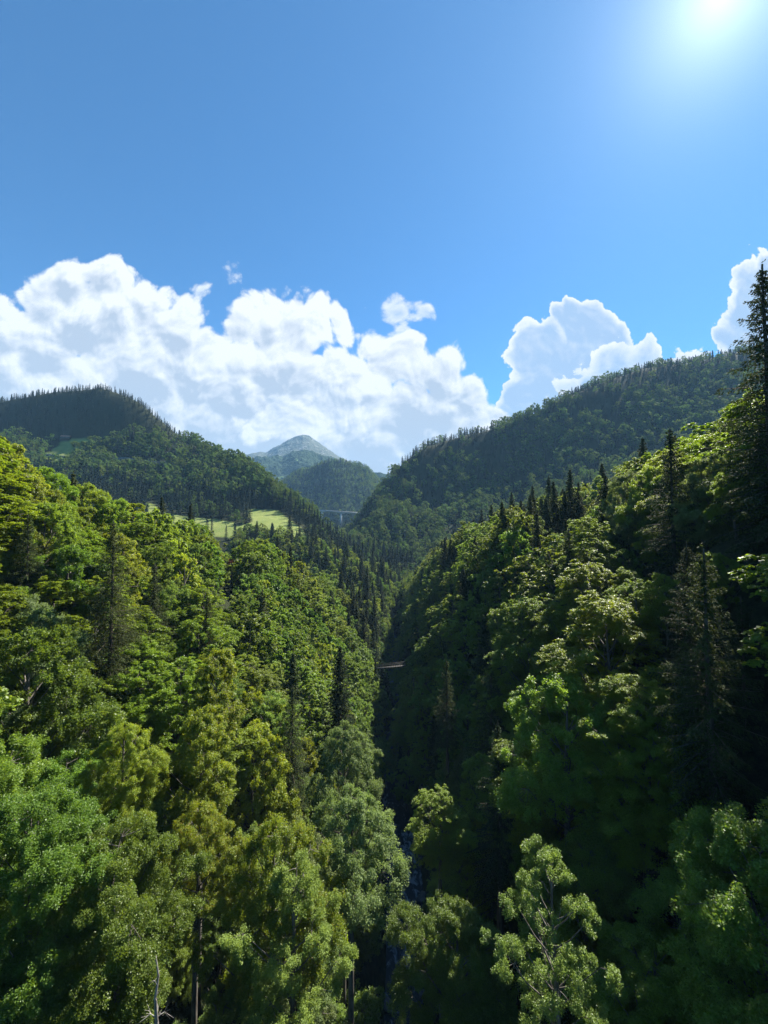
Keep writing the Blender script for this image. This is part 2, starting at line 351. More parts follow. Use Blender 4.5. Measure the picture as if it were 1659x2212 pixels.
TT = np.stack([np.interp(_U, GU, _T[:, k]) for k in range(len(GL))], 1)
for _ in range(2):      # soften the creases of the table
    TT[1:-1] = (TT[:-2]+2*TT[1:-1]+TT[2:])/4
    TT[:, 1:-1] = (TT[:, :-2]+2*TT[:, 1:-1]+TT[:, 2:])/4
def far_z(x, y):
    y = np.maximum(y, 1.0); u = x/y; l = np.log(y)
    iu = np.clip((u-_U[0])/(_U[1]-_U[0]), 0, len(_U)-1.001); il = np.clip((l-GL[0])/(GL[1]-GL[0]), 0, len(GL)-1.001)
    a = iu.astype(int); b = il.astype(int); fa = iu-a; fb = il-b
    t = (TT[a, b]*(1-fa)+TT[a+1, b]*fa)*(1-fb)+(TT[a, b+1]*(1-fa)+TT[a+1, b+1]*fa)*fb
    z = t*y
    amp = np.interp(y, [400, 530, 650, 1100], [1.0, 1.5, 5, 7])*(1-meadow_mask(x, y, z)*.8)
    return z+amp*(vnoise(x/70, y/70, 9, 3, .6))+amp*.35*vnoise(x/22, y/22, 12, 2)
def in_poly(px, py, poly):
    inside = np.zeros(np.shape(px), bool); n = len(poly)
    for i in range(n):
        (x1, y1), (x2, y2) = poly[i], poly[(i+1) % n]
        c = ((y1 > py) != (y2 > py)) & (px < (x2-x1)*(py-y1)/((y2-y1)+1e-9)+x1)
        inside ^= c
    return inside
MEADOWS = [(470, 790, [(318, 1084), (345, 1098), (360, 1108), (400, 1115), (470, 1122), (505, 1128), (512, 1138), (545, 1128), (530, 1104), (545, 1100), (598, 1101), (612, 1112), (650, 1140), (700, 1200), (330, 1250)]),
           (860, 1150, [(90, 985), (118, 968), (135, 952), (200, 948), (212, 962), (190, 975), (150, 985), (140, 1010), (90, 1010)]),
           (830, 1150, [(265, 1005), (300, 1003), (302, 1016), (262, 1016)])]
def meadow_mask(x, y, z):
    px, py = pix(x, y, z); m = np.zeros(np.shape(px))
    for d0, d1, poly in MEADOWS:
        m = np.maximum(m, in_poly(px, py, poly) & (y > DM(d0)) & (y < DM(d1)))
    return m
def ground(x, y):
    x = np.asarray(x, float); y = np.asarray(y, float)
    w = sstep(350, 430, y)
    return near_z(x, y)*(1-w)+far_z(x, y)*w
def hit(px, py, y0=25.0, y1=5800.0, off=0.0, f=None):
    """where the view ray through a picture point meets the ground"""
    u, v = uv(px, py); ys = np.exp(np.linspace(math.log(y0), math.log(y1), 3000))
    g = (f or ground)(u*ys, ys)+off; k = np.argmax(g >= v*ys)
    return np.array([u*ys[k], ys[k], g[k]-off])
def grid_mesh(name, mat, us, ys, zf, smooth=True, mask=True):
    A, B = np.meshgrid(us, ys, indexing='ij'); X = A*B; Z = zf(X, B)
    V = np.stack([X, B, Z], -1).reshape(-1, 3); n, m = A.shape
    i = np.arange((n-1)*m).reshape(n-1, m)[:, :-1].ravel()
    Q = np.stack([i, i+m, i+m+1, i+1], 1)
    me = mesh_np(name, V, Q, mat, smooth=smooth)
    if mask:
        at = me.attributes.new('meadow', 'FLOAT', 'POINT'); at.data.foreach_set('value', meadow_mask(V[:, 0], V[:, 1], V[:, 2]).astype(np.float32))
    return me
# near ground on a plain x-y sheet, far ground on a sheet that widens with distance
xs = np.concatenate([np.linspace(-1100, -160, 40)[:-1], np.linspace(-160, 160, 200), np.linspace(160, 1100, 40)[1:]])
ysn = np.linspace(-120, 440, 230)
X, Y = np.meshgrid(xs, ysn, indexing='ij'); Z = ground(X, Y)
i = np.arange((len(xs)-1)*len(ysn)).reshape(len(xs)-1, -1)[:, :-1].ravel(); m_ = len(ysn)
me = mesh_np('gorge_ground', np.stack([X, Y, Z], -1).reshape(-1, 3), np.stack([i, i+m_, i+m_+1, i+1], 1), M['ground'], smooth=True)
tag(link('ground', me), kind='structure')
far_me = grid_mesh('valley_terrain', M['ground'], np.linspace(-2.4, 1.95, 520), np.exp(np.linspace(math.log(438), math.log(5900), 420)), ground)
tag(link('terrain', far_me), kind='structure')

# dome-shaped hill beyond the viaduct, far ridges and the peak: each a body of its own at its own distance
def hill_fn(pts, ytop, yfoot, foot_row, yback, back_row, seed, amp, shape=1.0):
    us, ts = uv(np.array([p[0] for p in pts]), np.array([p[1] for p in pts]))
    o = np.argsort(us); us = us[o]; ts = ts[o]
    tf = float(uv(830, foot_row)[1]); tb = float(uv(830, back_row)[1])
    def f(x, y):
        u = x/y; t = np.interp(u, us, ts)
        yt = ytop*(1+.05*vnoise(u*9, 0*u, seed+5, 2))
        fr = np.clip((y-yfoot)/(yt-yfoot), 0, 1)**shape; bk = np.clip((y-yt)/(yback-yt), 0, 1)
        zt = t*yt
        z = np.where(y <= yt, tf*yfoot+(zt-tf*yfoot)*fr, zt+(tb*yback-zt)*bk**1.3)
        env = np.clip(np.minimum(fr, 1-bk)*3, 0, 1)*np.clip((t-tf)*60, 0, 1)
        return z+env*amp*(vnoise(x/(ytop*.05), y/(ytop*.05), seed, 5, .6)-.3)
    return f
dome = hill_fn([(560, 1130), (585, 1090), (607, 1044), (631, 1027), (663, 1012), (684, 998), (719, 990), (740, 988), (761, 995), (779, 1000), (798, 1008), (808, 1019), (819, 1029), (827, 1041), (850, 1080), (880, 1130)],
               1800, 1440, 1135, 2350, 1125, 21, 26, .8)
back = hill_fn([(700, 1060), (780, 1040), (800, 1020), (822, 1016), (840, 1019), (870, 1022), (930, 1040), (1000, 1100)], 3000, 2450, 1115, 3600, 1110, 27, 35)
ridge = hill_fn([(480, 1060), (505, 1010), (533, 991), (555, 983), (573, 979), (595, 981), (610, 983), (630, 970), (652, 962), (665, 964), (679, 970), (700, 978), (718, 986), (760, 1010), (820, 1060)],
                3200, 2400, 1062, 3950, 1090, 31, 62, .9)
peak = hill_fn([(430, 1040), (490, 1000), (520, 985), (547, 976), (578, 975), (599, 959), (621, 948), (640, 941), (654, 938), (668, 940), (679, 948), (705, 963), (734, 983), (780, 1010), (850, 1050)],
               4700, 3600, 1030, 6000, 1090, 37, 40, .75)
def hill_mat(name, kind):
    m, N, out = new_mat(name)
    pos = N.n('ShaderNodeNewGeometry').outputs['Position']
    n1 = N.noise(pos, .006, 6, .6); n2 = N.noise(pos, .075, 5, .7); n3 = N.noise(N.vm('MULTIPLY', pos, (1, 1, .3)), .02, 5, .65)
    sp = N.n('ShaderNodeSeparateXYZ'); N.put(sp.inputs[0], pos)
    forest = N.mix(N.mr(n2, .4, .6), (.016, .032, .018, 1), (.045, .075, .03, 1))
    if kind == 'peak':
        grass = N.mix(N.mr(n1, .35, .65), (.070, .085, .06, 1), (.115, .125, .09, 1))
        rock = N.mix(N.mr(n2, .4, .6), (.22, .22, .21, 1), (.34, .33, .31, 1))
        c = N.mix(N.m('MULTIPLY', N.mr(n3, .56, .64), .9), grass, rock)
        c = N.mix(N.m('MULTIPLY', N.mr(N.m('ADD', sp.outputs[2], N.m('MULTIPLY', n1, 520)), 720, 640, 0, 1), .8), c, forest)
    elif kind == 'ridge':
        grass = (.17, .25, .06, 1)
        hz = N.m('ADD', sp.outputs[2], N.m('MULTIPLY', N.noise(pos, .01, 4, .6), 150))
        low = N.mr(hz, 350, 325, 0, 1)
        c = N.mix(N.m('MULTIPLY', N.mr(n1, .67, .69), 1.0), forest, grass)
        c = N.mix(low, c, N.mix(N.mr(n3, .47, .5), forest, grass))
    else: c = forest
    p = N.n('ShaderNodeBsdfPrincipled'); p.inputs['Roughness'].default_value = 1; p.inputs['Specular IOR Level'].default_value = .05
    N.put(p.inputs['Base Color'], c)
    b = N.n('ShaderNodeBump', i_Strength=1.0, i_Distance=10.0); N.put(b.inputs['Height'], N.m('ADD', n2, N.m('MULTIPLY', n3, 2.0))); N.put(p.inputs['Normal'], b.outputs[0])
    m.node_tree.links.new(p.outputs[0], out.inputs[0]); return m
def U_(a): return float(uv(a, 1106)[0])
for nm, fn, a, b, y0, y1, kind, res in (('hill', dome, 560, 880, 1440, 2350, 'dome', 260), ('hill', back, 700, 1000, 2450, 3600, 'dome', 200),
                                         ('mountain', ridge, 480, 820, 2400, 3950, 'ridge', 420), ('mountain', peak, 430, 850, 3600, 6000, 'peak', 420)):
    gm = grid_mesh(nm, hill_mat(nm+'_'+kind+'_surface', kind), np.linspace(U_(a), U_(b), res), np.linspace(y0, y1, res), fn, mask=False)
    tag(link(nm, gm), kind='structure')

# ------------------------------------------------------------------ stream at the bottom of the gorge
def water_mat():
    m, N, out = new_mat('mountain_stream')
    pos = N.n('ShaderNodeNewGeometry').outputs['Position']
    n = N.noise(N.vm('MULTIPLY', pos, (1, .45, 1)), .7, 6, .65, .8); k = N.noise(pos, .07, 3, .5)
    foam = N.mr(N.m('ADD', n, N.m('MULTIPLY', k, .55)), .80, .92)
    p = N.n('ShaderNodeBsdfPrincipled')
    N.put(p.inputs['Base Color'], N.mix(foam, (.010, .02, .03, 1), (.24, .29, .34, 1)))
    N.put(p.inputs['Roughness'], N.m('MULTIPLY_ADD', foam, .5, .4)); p.inputs['Specular IOR Level'].default_value = .15
    b = N.n('ShaderNodeBump', i_Strength=.8, i_Distance=.3); N.put(b.inputs['Height'], n); N.put(p.inputs['Normal'], b.outputs[0])
    m.node_tree.links.new(p.outputs[0], out.inputs[0]); return m
yy_ = np.linspace(-100, 430, 266); ww = np.linspace(-6.5, 6.5, 14)
A, B = np.meshgrid(ww, yy_, indexing='ij')
Zw = RIVER_Z+.55+.18*vnoise(A/1.5, B/1.5, 41, 3)+np.interp(B, [-100, 85, 95, 430], [-.5, -.3, .4, 1.5])
i = np.arange((len(ww)-1)*len(yy_)).reshape(len(ww)-1, -1)[:, :-1].ravel(); m_ = len(yy_)
tag(link('water', mesh_np('water', np.stack([A+xr(B), B, Zw], -1).reshape(-1, 3), np.stack([i, i+m_, i+m_+1, i+1], 1), water_mat(), smooth=True)), kind='structure')
def icosphere(sub):
    import bmesh
    bm = bmesh.new(); bmesh.ops.create_icosphere(bm, subdivisions=sub, radius=1)
    V = np.array([v.co[:] for v in bm.verts]); Q = np.array([[v.index for v in f.verts] for f in bm.faces]); bm.free()
    return V, Q
icoV, icoQ = icosphere(3)
boulder_me = []
for s in range(5):
    r = 1+.35*vnoise(icoV[:, 0]*1.3+s*7, icoV[:, 1]*1.3+icoV[:, 2]*2.1, 50+s, 3)
    V = icoV*r[:, None]*np.array([1, .8+.1*s, .62]); boulder_me.append(mesh_np('boulder', V, icoQ, M['rock']))
rs = random.Random(5)
for k in range(34):
    y = rs.uniform(72, 118); sd = rs.choice((-1, 1)); dx = sd*rs.uniform(1.4, 6.2); s = rs.uniform(.4, 1.7)
    x = float(xr(y))+dx-.8
    o = link('boulder', boulder_me[k % 5], loc=(x, y, RIVER_Z+.5+max(0, abs(dx)-4)*.5)); o.scale = (s, s*rs.uniform(.8, 1.2), s*rs.uniform(.7, 1)); o.rotation_euler = (0, 0, rs.uniform(0, 6.3))
    tag(o, ('small' if s < .9 else 'large')+' grey boulder '+('beside the stream under the trees of the '+('left' if sd < 0 else 'right')+' slope' if abs(dx) > 3.4 else 'lying in the white water of the dark stream'), 'boulder', 'boulders in and beside the stream')
#@@P2END

# ------------------------------------------------------------------ trees
def unit(a): return a/np.maximum(np.linalg.norm(a, axis=-1, keepdims=True), 1e-9)
def cards(P, Nn, Dr, ln, wd):
    """one pointed leaf (rhombus) per row; Nn leaf normal, Dr growing direction"""
    S = unit(np.cross(Nn, Dr)); Dr = unit(np.cross(S, Nn)); ln = np.reshape(ln, (-1, 1)); wd = np.reshape(wd, (-1, 1))
    V = np.stack([P-Dr*ln*.5, P+S*wd*.5+Dr*ln*.05, P+Dr*ln*.5, P-S*wd*.5+Dr*ln*.05], 1).reshape(-1, 3)
    return V, np.arange(len(V)).reshape(-1, 4)
def tube(path, rad, k=6):
    path = np.asarray(path, float); n = len(path); rad = np.broadcast_to(rad, (n,))
    T = unit(np.gradient(path, axis=0)); ref = np.array([0.13, 0.97, 0.2]); S = unit(np.cross(T, ref)); B = np.cross(T, S)
    a = np.arange(k)*2*math.pi/k
    V = (path[:, None]+rad[:, None, None]*(np.cos(a)[None, :, None]*S[:, None]+np.sin(a)[None, :, None]*B[:, None])).reshape(-1, 3)
    i = np.arange(n-1)[:, None]*k; j = np.arange(k)[None]; j2 = (j+1) % k
    return V, np.stack([i+j, i+j2, i+k+j2, i+k+j], -1).reshape(-1, 4)
def join(parts):
    V = []; Q = []; n = 0
    for v, q in parts: V.append(v); Q.append(q+n); n += len(v)
    return np.concatenate(V), np.concatenate(Q)
class Proto: pass
def broadleaf(seed, H, R, leaf, n_lobe=20, n_cl=14, n_spr=4, n_leaf=55, style='beech', base=.28, mat='beech', bark='bark', twigs=True, asp=.62, lobe_r=.36, sparse=0.0, top_bias=1.0, spray=(.26, .46)):
    g = np.random.default_rng(seed); p = Proto(); p.H = H; p.R = R
    # crown envelope radius by height
    ph = g.uniform(0, 6.3, 3)
    def lump(h, a): return 1+.24*math.sin(a*2+ph[0]+h*.5)+.18*math.sin(a*3+ph[1]-h*.9)+.12*math.sin(h*1.7+ph[2])
    def env(h): q = np.clip((h/H-base)/(1-base), 0, 1); return R*np.clip(np.sin(np.pi*np.clip(q*.86+.12, 0, 1))**.7, .12, 1)
    tr = [(tube(*trunk_path(g, H*.9, .018*H)))]
    ga = 2.399963; lobes = []
    for i in range(n_lobe):
        q = ((i+.5)/n_lobe)**top_bias; h = H*(base+(1-base)*(.04+.88*q)); a = i*ga+g.normal(0, .35)
        r = env(h)*g.uniform(.30, .92)*(1-.55*max(0, q-.8)/.2)*lump(h, a)
        c = np.array([r*math.cos(a), r*math.sin(a), h]); s = R*lobe_r*g.uniform(.55, 1.25)*(1-.30*q)
        lobes.append((c, s, a))
        b0 = np.array([0, 0, max(h-r*1.0-.6, H*.15)]); mid = (b0+c)/2+np.array([0, 0, -.12*r])
        tr.append(tube([b0, b0*.6+mid*.4, mid, mid*.4+c*.6, c], np.linspace(.006*H*.9, .02, 5), 4))
    lobes.append((np.array([0, 0, H*.93]), R*lobe_r*.6, 0.0))
    P = []; NN = []; DD = []
    for c, s, a in lobes:
        m = max(4, int(n_cl*(s/(R*lobe_r))**2))
        d = unit(g.normal(size=(m, 3))+np.array([math.cos(a), math.sin(a), .45])*.75)
        cc = c+d*s*g.uniform(.65, 1.3, (m, 1))*np.array([1, 1, .8])
        if sparse: cc = cc[g.random(m) > sparse]; d = d[:len(cc)]; m = len(cc)
        for k in range(m):
            out = unit(np.array([cc[k][0]*.6+d[k][0], cc[k][1]*.6+d[k][1], .0])+1e-6)
            if twigs and k % 2 == 0: tr.append(tube([c, (c+cc[k])/2, cc[k]+out*s*.25], [.03, .02, .008], 3))
            for j in range(n_spr):
                az = g.normal(0, .8); o = np.array([out[0]*math.cos(az)-out[1]*math.sin(az), out[0]*math.sin(az)+out[1]*math.cos(az), 0])
                if style == 'beech': o = unit(o+np.array([0, 0, g.normal(-.12, .15)])); th = .07
                elif style == 'droop': o = unit(o*.6+np.array([0, 0, g.normal(-.7, .3)])); th = .22
                elif style == 'up': o = unit(o+np.array([0, 0, g.normal(.35, .35)])); th = .25
                else: o = unit(o+np.array([0, 0, g.normal(.0, .35)])); th = .28
                sd = unit(np.cross(o, [0, 0, 1.0])); up = np.cross(sd, o)
                S = max(.5, s*g.uniform(*spray)); ctr = cc[k]+g.normal(0, s*.13, 3)
                t = g.random(n_leaf)**.8; w = g.normal(0, .30, n_leaf)*(1-.45*t)
                L = ctr+S*(t[:, None]*o*1.25+w[:, None]*sd+g.normal(0, th, (n_leaf, 1))*up-(t[:, None]**2)*np.array([0, 0, .22]))
                P.append(L); NN.append(up+g.normal(0, .38 if style == 'beech' else .6, (n_leaf, 3)))
                DD.append(o+sd*np.sign(w)[:, None]*.7+g.normal(0, .3, (n_leaf, 3)))
    P = np.concatenate(P); NN = unit(np.concatenate(NN)); DD = unit(np.concatenate(DD)); n = len(P)
    sz = leaf*g.uniform(.7, 1.3, n)
    V, Q = cards(P, NN, DD, sz, sz*asp)
    p.crown = mesh_np('crown', V, Q, M[mat], tint=g.random(n)); TV, TQ = join(tr); p.trunk = mesh_np('trunk', TV, TQ, M[bark], smooth=True)
    p.raw = (V, Q, TV, TQ); p.mat = mat; p.bark = bark
    return p
def trunk_path(g, H, r):
    z = np.linspace(-1.5, H, 9); w = np.cumsum(g.normal(0, .02*H/9*2, (9, 2)), 0)
    return np.column_stack([w, z]), r*(1-.88*np.clip(z/H, 0, 1))+.02
def spruce(seed, H, R, leaf=.34, whorl=.5, nbr=7, ntw=11, ncard=4, mat='spruce', bare=.12, wid=.24, droop=.35, taper=.85, drape=.5):
    g = np.random.default_rng(seed); p = Proto(); p.H = H; p.R = R
    tp, tr_ = trunk_path(g, H, .0125*H); tp[:, :2] *= .3; tr = [tube(tp, tr_)]
    P = []; NN = []; DD = []; SZ = []
    h = H*bare
    while h < H-.35:
        q = (h-H*bare)/(H*(1-bare)); L0 = R*(1-q)**taper*(.75+.25*min(1, q*6))+.12
        n = max(3, int(nbr*(.55+.45*(1-q)))); a0 = g.uniform(0, 6.3)
        for b in range(n):
            a = a0+b*2*math.pi/n+g.normal(0, .18); L = L0*g.uniform(.5, 1.2)*(1 if g.random() > .1 else .4); up0 = g.normal(.02, .08)+.45*q**2
            o = np.array([math.cos(a), math.sin(a), 0]); sd = np.array([-o[1], o[0], 0])
            def pt(s): return np.array([0, 0, h])+o*L*s+np.array([0, 0, 1.0])*L*(up0*s-droop*(1-q)*s*s*.9+.30*droop*np.clip(s-.6, 0, 1)**1.4*2)
            if L > .9: tr.append(tube([pt(0), pt(.35), pt(.7), pt(1.)], [.012*L+.012, .009*L+.01, .006*L+.006, .005], 3))
            m = max(3, int(ntw*L/R*1.25+2)); s = (np.arange(m)+.6)/m; s = s+g.normal(0, .02, m)
            for sg in (-1, 1):
                tl = L*.30*(1-.55*s)*g.uniform(.7, 1.2, m)+.10
                for k in range(m):
                    if s[k] < .12 and L > 1.5: continue
                    bp = pt(s[k]); td = unit(o*.75+sd*sg*.9+np.array([0, 0, -drape*g.uniform(.3, 1.3)]))
                    c = max(1, int(ncard)); tt = (np.arange(c)+.5)/c
                    P.append(bp+tt[:, None]*td*tl[k]+np.array([0, 0, -1.])*(tt[:, None]**2)*tl[k]*drape*.5+g.normal(0, .03, (c, 3)))
                    NN.append(np.array([0, 0, .8])+g.normal(0, .55, (c, 3))+o*.3)
                    DD.append(np.tile(td, (c, 1))+g.normal(0, .25, (c, 3))+np.array([0, 0, -.25])*drape); SZ.append(np.full(c, max(leaf, tl[k]/c*1.35)))
        # needle tuft along the branch itself comes from its twigs; next whorl
        h += whorl*(1.0-.45*q)*g.uniform(.85, 1.15)
    c = 14; tt = np.linspace(0, 1, c); P.append(np.column_stack([g.normal(0, .08, c), g.normal(0, .08, c), H-1.3+tt*1.5])); NN.append(g.normal(size=(c, 3))); DD.append(np.tile([0, 0, 1.], (c, 1))+g.normal(0, .4, (c, 3))); SZ.append(np.full(c, leaf))
    P = np.concatenate(P); NN = unit(np.concatenate(NN)); DD = unit(np.concatenate(DD)); SZ = np.concatenate(SZ)*g.uniform(.8, 1.25, len(P)); n = len(P)
    V, Q = cards(P, NN, DD, SZ, SZ*wid+.03)
    p.crown = mesh_np('crown', V, Q, M[mat], tint=g.random(n)); TV, TQ = join(tr); p.trunk = mesh_np('trunk', TV, TQ, M['bark_spruce'], smooth=True)
    p.raw = (V, Q, TV, TQ); p.mat = mat; p.bark = 'bark_spruce'
    return p
# --- prototypes: near (a), middle (b), far (c) and very far (d) detail
NEAR = {'beech': [broadleaf(s, 17, 5.0, .165, 36, 17, 5, 66, 'beech', mat='beech', bark='bark') for s in (1, 2, 3)],
        'maple': [broadleaf(s, 16, 4.7, .17, 34, 17, 5, 66, 'round', mat='maple') for s in (11, 12, 13)],
        'lime': [broadleaf(s, 16, 4.4, .165, 36, 16, 5, 60, 'droop', mat='lime', base=.2) for s in (21, 22)],
        'willow': [broadleaf(s, 14, 4.3, .145, 34, 17, 5, 66, 'droop', mat='willow', base=.15, lobe_r=.38) for s in (31, 32)],
        'birch': [broadleaf(s, 17, 4.0, .165, 34, 14, 4, 54, 'up', mat='birch', bark='bark', base=.22, sparse=.1) for s in (41, 42)],
        'spruce': [spruce(s, 26, 5.0, .22, .62, 7, 22, 6, mat='spruce', drape=.75, droop=.5) for s in (51, 52, 53)],
        'spruce_pale': [spruce(s, 23, 4.6, .21, .62, 7, 22, 6, mat='spruce_pale', drape=1.0, droop=.5) for s in (55, 56)]}
CLOSE = {'maple': [broadleaf(s, 16, 4.7, .105, 34, 20, 6, 120, 'round', mat='maple', asp=.7) for s in (15, 16)],
         'lime': [broadleaf(s, 16, 4.4, .10, 36, 18, 6, 110, 'droop', mat='lime', base=.2, asp=.7) for s in (25,)],
         'birch': [broadleaf(s, 17, 4.0, .10, 34, 15, 5, 95, 'up', mat='birch', bark='bark', base=.22, sparse=.25, lobe_r=.30, asp=.7) for s in (45,)],
         'willow': [broadleaf(s, 14, 4.3, .10, 34, 18, 6, 110, 'round', mat='willow', base=.15, asp=.7) for s in (35,)],
         'beech': [broadleaf(s, 17, 5.0, .105, 36, 19, 6, 115, 'beech', mat='beech', asp=.7) for s in (5,)]}
for q_ in ('spruce', 'spruce_pale'): CLOSE[q_] = NEAR[q_]
def protos(k, y): return (CLOSE if y < 50 else NEAR if y < 95 else MID)[k]
MID = {'beech': [broadleaf(s, 17, 5.0, .30, 32, 12, 3, 40, 'beech', mat='beech', twigs=False) for s in (101, 102, 103)],
       'maple': [broadleaf(s, 16, 4.7, .30, 30, 12, 3, 40, 'round', mat='maple', twigs=False) for s in (111, 112, 113)],
       'lime': [broadleaf(s, 16, 4.3, .30, 20, 13, 3, 40, 'droop', mat='lime', base=.2, twigs=False) for s in (121,)],
       'willow': [broadleaf(s, 13, 4.0, .30, 20, 13, 3, 40, 'droop', mat='willow', base=.15, twigs=False) for s in (131,)],
       'birch': [broadleaf(s, 16, 3.6, .30, 20, 11, 3, 34, 'up', mat='birch', bark='bark', twigs=False) for s in (141,)],
       'spruce': [spruce(s, 25, 4.6, .45, .62, 8, 12, 3, mat='spruce', wid=.38, drape=.7) for s in (151, 152)],
       'spruce_pale': [spruce(s, 22, 4.1, .45, .62, 8, 12, 3, mat='spruce_pale', wid=.38, drape=.8) for s in (155,)]}
CLOSE['airy'] = [broadleaf(47, 17, 4.0, .11, 32, 14, 4, 95, 'up', mat='airy', base=.2, sparse=.5, lobe_r=.27, asp=.7, spray=(.34, .56))]; NEAR['airy'] = MID['airy'] = CLOSE['airy']
for d_ in (CLOSE, NEAR, MID):
    d_['rusty'] = d_['lime'][:1]; d_['copper'] = d_['maple'][1:2]

def as_one(p, name, tints=True):
    """crown and trunk of a prototype as one mesh, for woods far off"""
    V, Q, TV, TQ = p.raw; g = np.random.default_rng(3)
    me = mesh_np(name, np.concatenate([V, TV]), np.concatenate([Q, TQ+len(V)]), [M[p.mat], M[p.bark]],
                 mi=np.r_[np.zeros(len(Q)), np.ones(len(TQ))], tint=np.r_[g.random(len(Q)), np.zeros(len(TQ))])
    return bpy.data.objects.new(name, me)
def proto_collection(name, protos):
    c = bpy.data.collections.new(name)
    for k, p in enumerate(protos): c.objects.link(as_one(p, '%s_%02d' % (name, k)))
    return c
def wood(name, label, P, rot, scl, idx, coll):
    """a wood nobody could count: one object, trees set on points"""
    me = bpy.data.meshes.new(name); me.vertices.add(len(P)); me.vertices.foreach_set('co', np.asarray(P, np.float32).ravel())
    for nm, ty, ar in (('rot', 'FLOAT', rot), ('scl', 'FLOAT', scl), ('idx', 'INT', idx)):
        a = me.attributes.new(nm, ty, 'POINT'); a.data.foreach_set('value', np.asarray(ar, np.float32 if ty == 'FLOAT' else np.int32))
    o = link(name, me); tag(o, label, 'woodland', kind='stuff')
    ng = bpy.data.node_groups.new(name+'_nodes', 'GeometryNodeTree')
    ng.interface.new_socket('Geometry', in_out='INPUT', socket_type='NodeSocketGeometry'); ng.interface.new_socket('Geometry', in_out='OUTPUT', socket_type='NodeSocketGeometry')
    n = ng.nodes; l = ng.links; gi = n.new('NodeGroupInput'); go = n.new('NodeGroupOutput')
    ip = n.new('GeometryNodeInstanceOnPoints'); ci = n.new('GeometryNodeCollectionInfo')
    ci.inputs['Collection'].default_value = coll; ci.inputs['Separate Children'].default_value = True; ci.inputs['Reset Children'].default_value = True
    def at(nm, ty):
        a = n.new('GeometryNodeInputNamedAttribute'); a.data_type = ty; a.inputs['Name'].default_value = nm; return a.outputs[0]
    cx = n.new('ShaderNodeCombineXYZ'); l.new(at('rot', 'FLOAT'), cx.inputs[2])
    e2r = n.new('FunctionNodeEulerToRotation'); l.new(cx.outputs[0], e2r.inputs[0])
    l.new(gi.outputs[0], ip.inputs['Points']); l.new(ci.outputs[0], ip.inputs['Instance']); ip.inputs['Pick Instance'].default_value = True
    l.new(at('idx', 'INT'), ip.inputs['Instance Index']); l.new(e2r.outputs[0], ip.inputs['Rotation']); l.new(at('scl', 'FLOAT'), ip.inputs['Scale'])
    l.new(ip.outputs[0], go.inputs[0])
    md = o.modifiers.new('trees', 'NODES'); md.node_group = ng
    return o

# --- where the trees of the gorge stand
def scatter(x0, x1, y0, y1, sx, sy, jit=.42, seed=0):
    g = np.random.default_rng(seed); a = np.arange(x0, x1, sx); b = np.arange(y0, y1, sy)
    A, B = np.meshgrid(a, b, indexing='ij'); A = A+((np.arange(B.shape[1]) % 2)*sx*.5)[None]
    A = A+g.uniform(-jit, jit, A.shape)*sx; B = B+g.uniform(-jit, jit, B.shape)*sy
    return A.ravel(), B.ravel()
gr = np.random.default_rng(99)
tx, ty = scatter(-190, 0, 6, 440, 6.1, 7.4, seed=1); tx2, ty2 = scatter(0, 190, 6, 440, 5.5, 7.3, seed=2); tx = np.r_[tx, tx2]; ty = np.r_[ty, ty2]
dr = tx-xr(ty)
keep = (np.abs(dr) > np.where(ty > 122, 2.6, 5.4)) & (ty > 14) & (np.abs(tx) < 150+0*ty)
tx = tx[keep]; ty = ty[keep]; tz = ground(tx, ty)
LEFT = tx < xr(ty)
TREES = []      # x, y, z, kind, scale, rot, hero label
def species(x, y, left):
    n = float(vnoise(x/22, y/22, 61, 2)); r = gr.random()
    if left:
        if y > 190 and r < .28+.3*(n > .1): return 'spruce' if gr.random() < .6 else 'spruce_pale'
        if y < 150:
            if r < .05: return 'spruce'
            if r < .11: return 'spruce_pale'
        if n > .25: return 'maple' if r < .75 else 'lime'
        if n < -.3: return 'lime' if r < .45 else ('birch' if r < .75 else 'willow')
        if abs(x-float(xr(y))) < 16: return 'willow' if r < .4 else ('birch' if r < .6 else 'maple')
        return 'beech' if r < .62 else ('maple' if r < .86 else 'birch')
    if r < (.26 if y < 100 else (.6 if x-float(xr(y)) > 26 else .35)): return 'spruce' if gr.random() < .7 else 'spruce_pale'
    return 'beech' if r < .78 else ('maple' if r < .93 else 'willow')
for x, y, z, lf in zip(tx, ty, tz, LEFT):
    k = species(x, y, lf); p = (NEAR if y < 95 else MID)[k]
    s = gr.uniform(.82, 1.18)*(.8 if abs(x-float(xr(y))) < 12 else 1.0)
    if k.startswith('spruce'): s *= gr.uniform(.62, 1.05)*(.82 if x > 0 and y > 100 else 1)
    s *= 1.22; TREES.append([x, y, z, k, s, gr.uniform(0, 6.283), None, None])
ux, uy = scatter(-95, 95, 16, 110, 5.6, 5.8, jit=.48, seed=5)
for x, y, z in zip(ux, uy, ground(ux, uy)):      # lower storey between the tall trees
    if abs(x-float(xr(y))) < 6 or gr.random() < .12: continue
    TREES.append([x, y, z, ('maple' if gr.random() < .5 else ('willow' if gr.random() < .3 else 'beech')), gr.uniform(.55, .8), gr.uniform(0, 6.283), None, None])
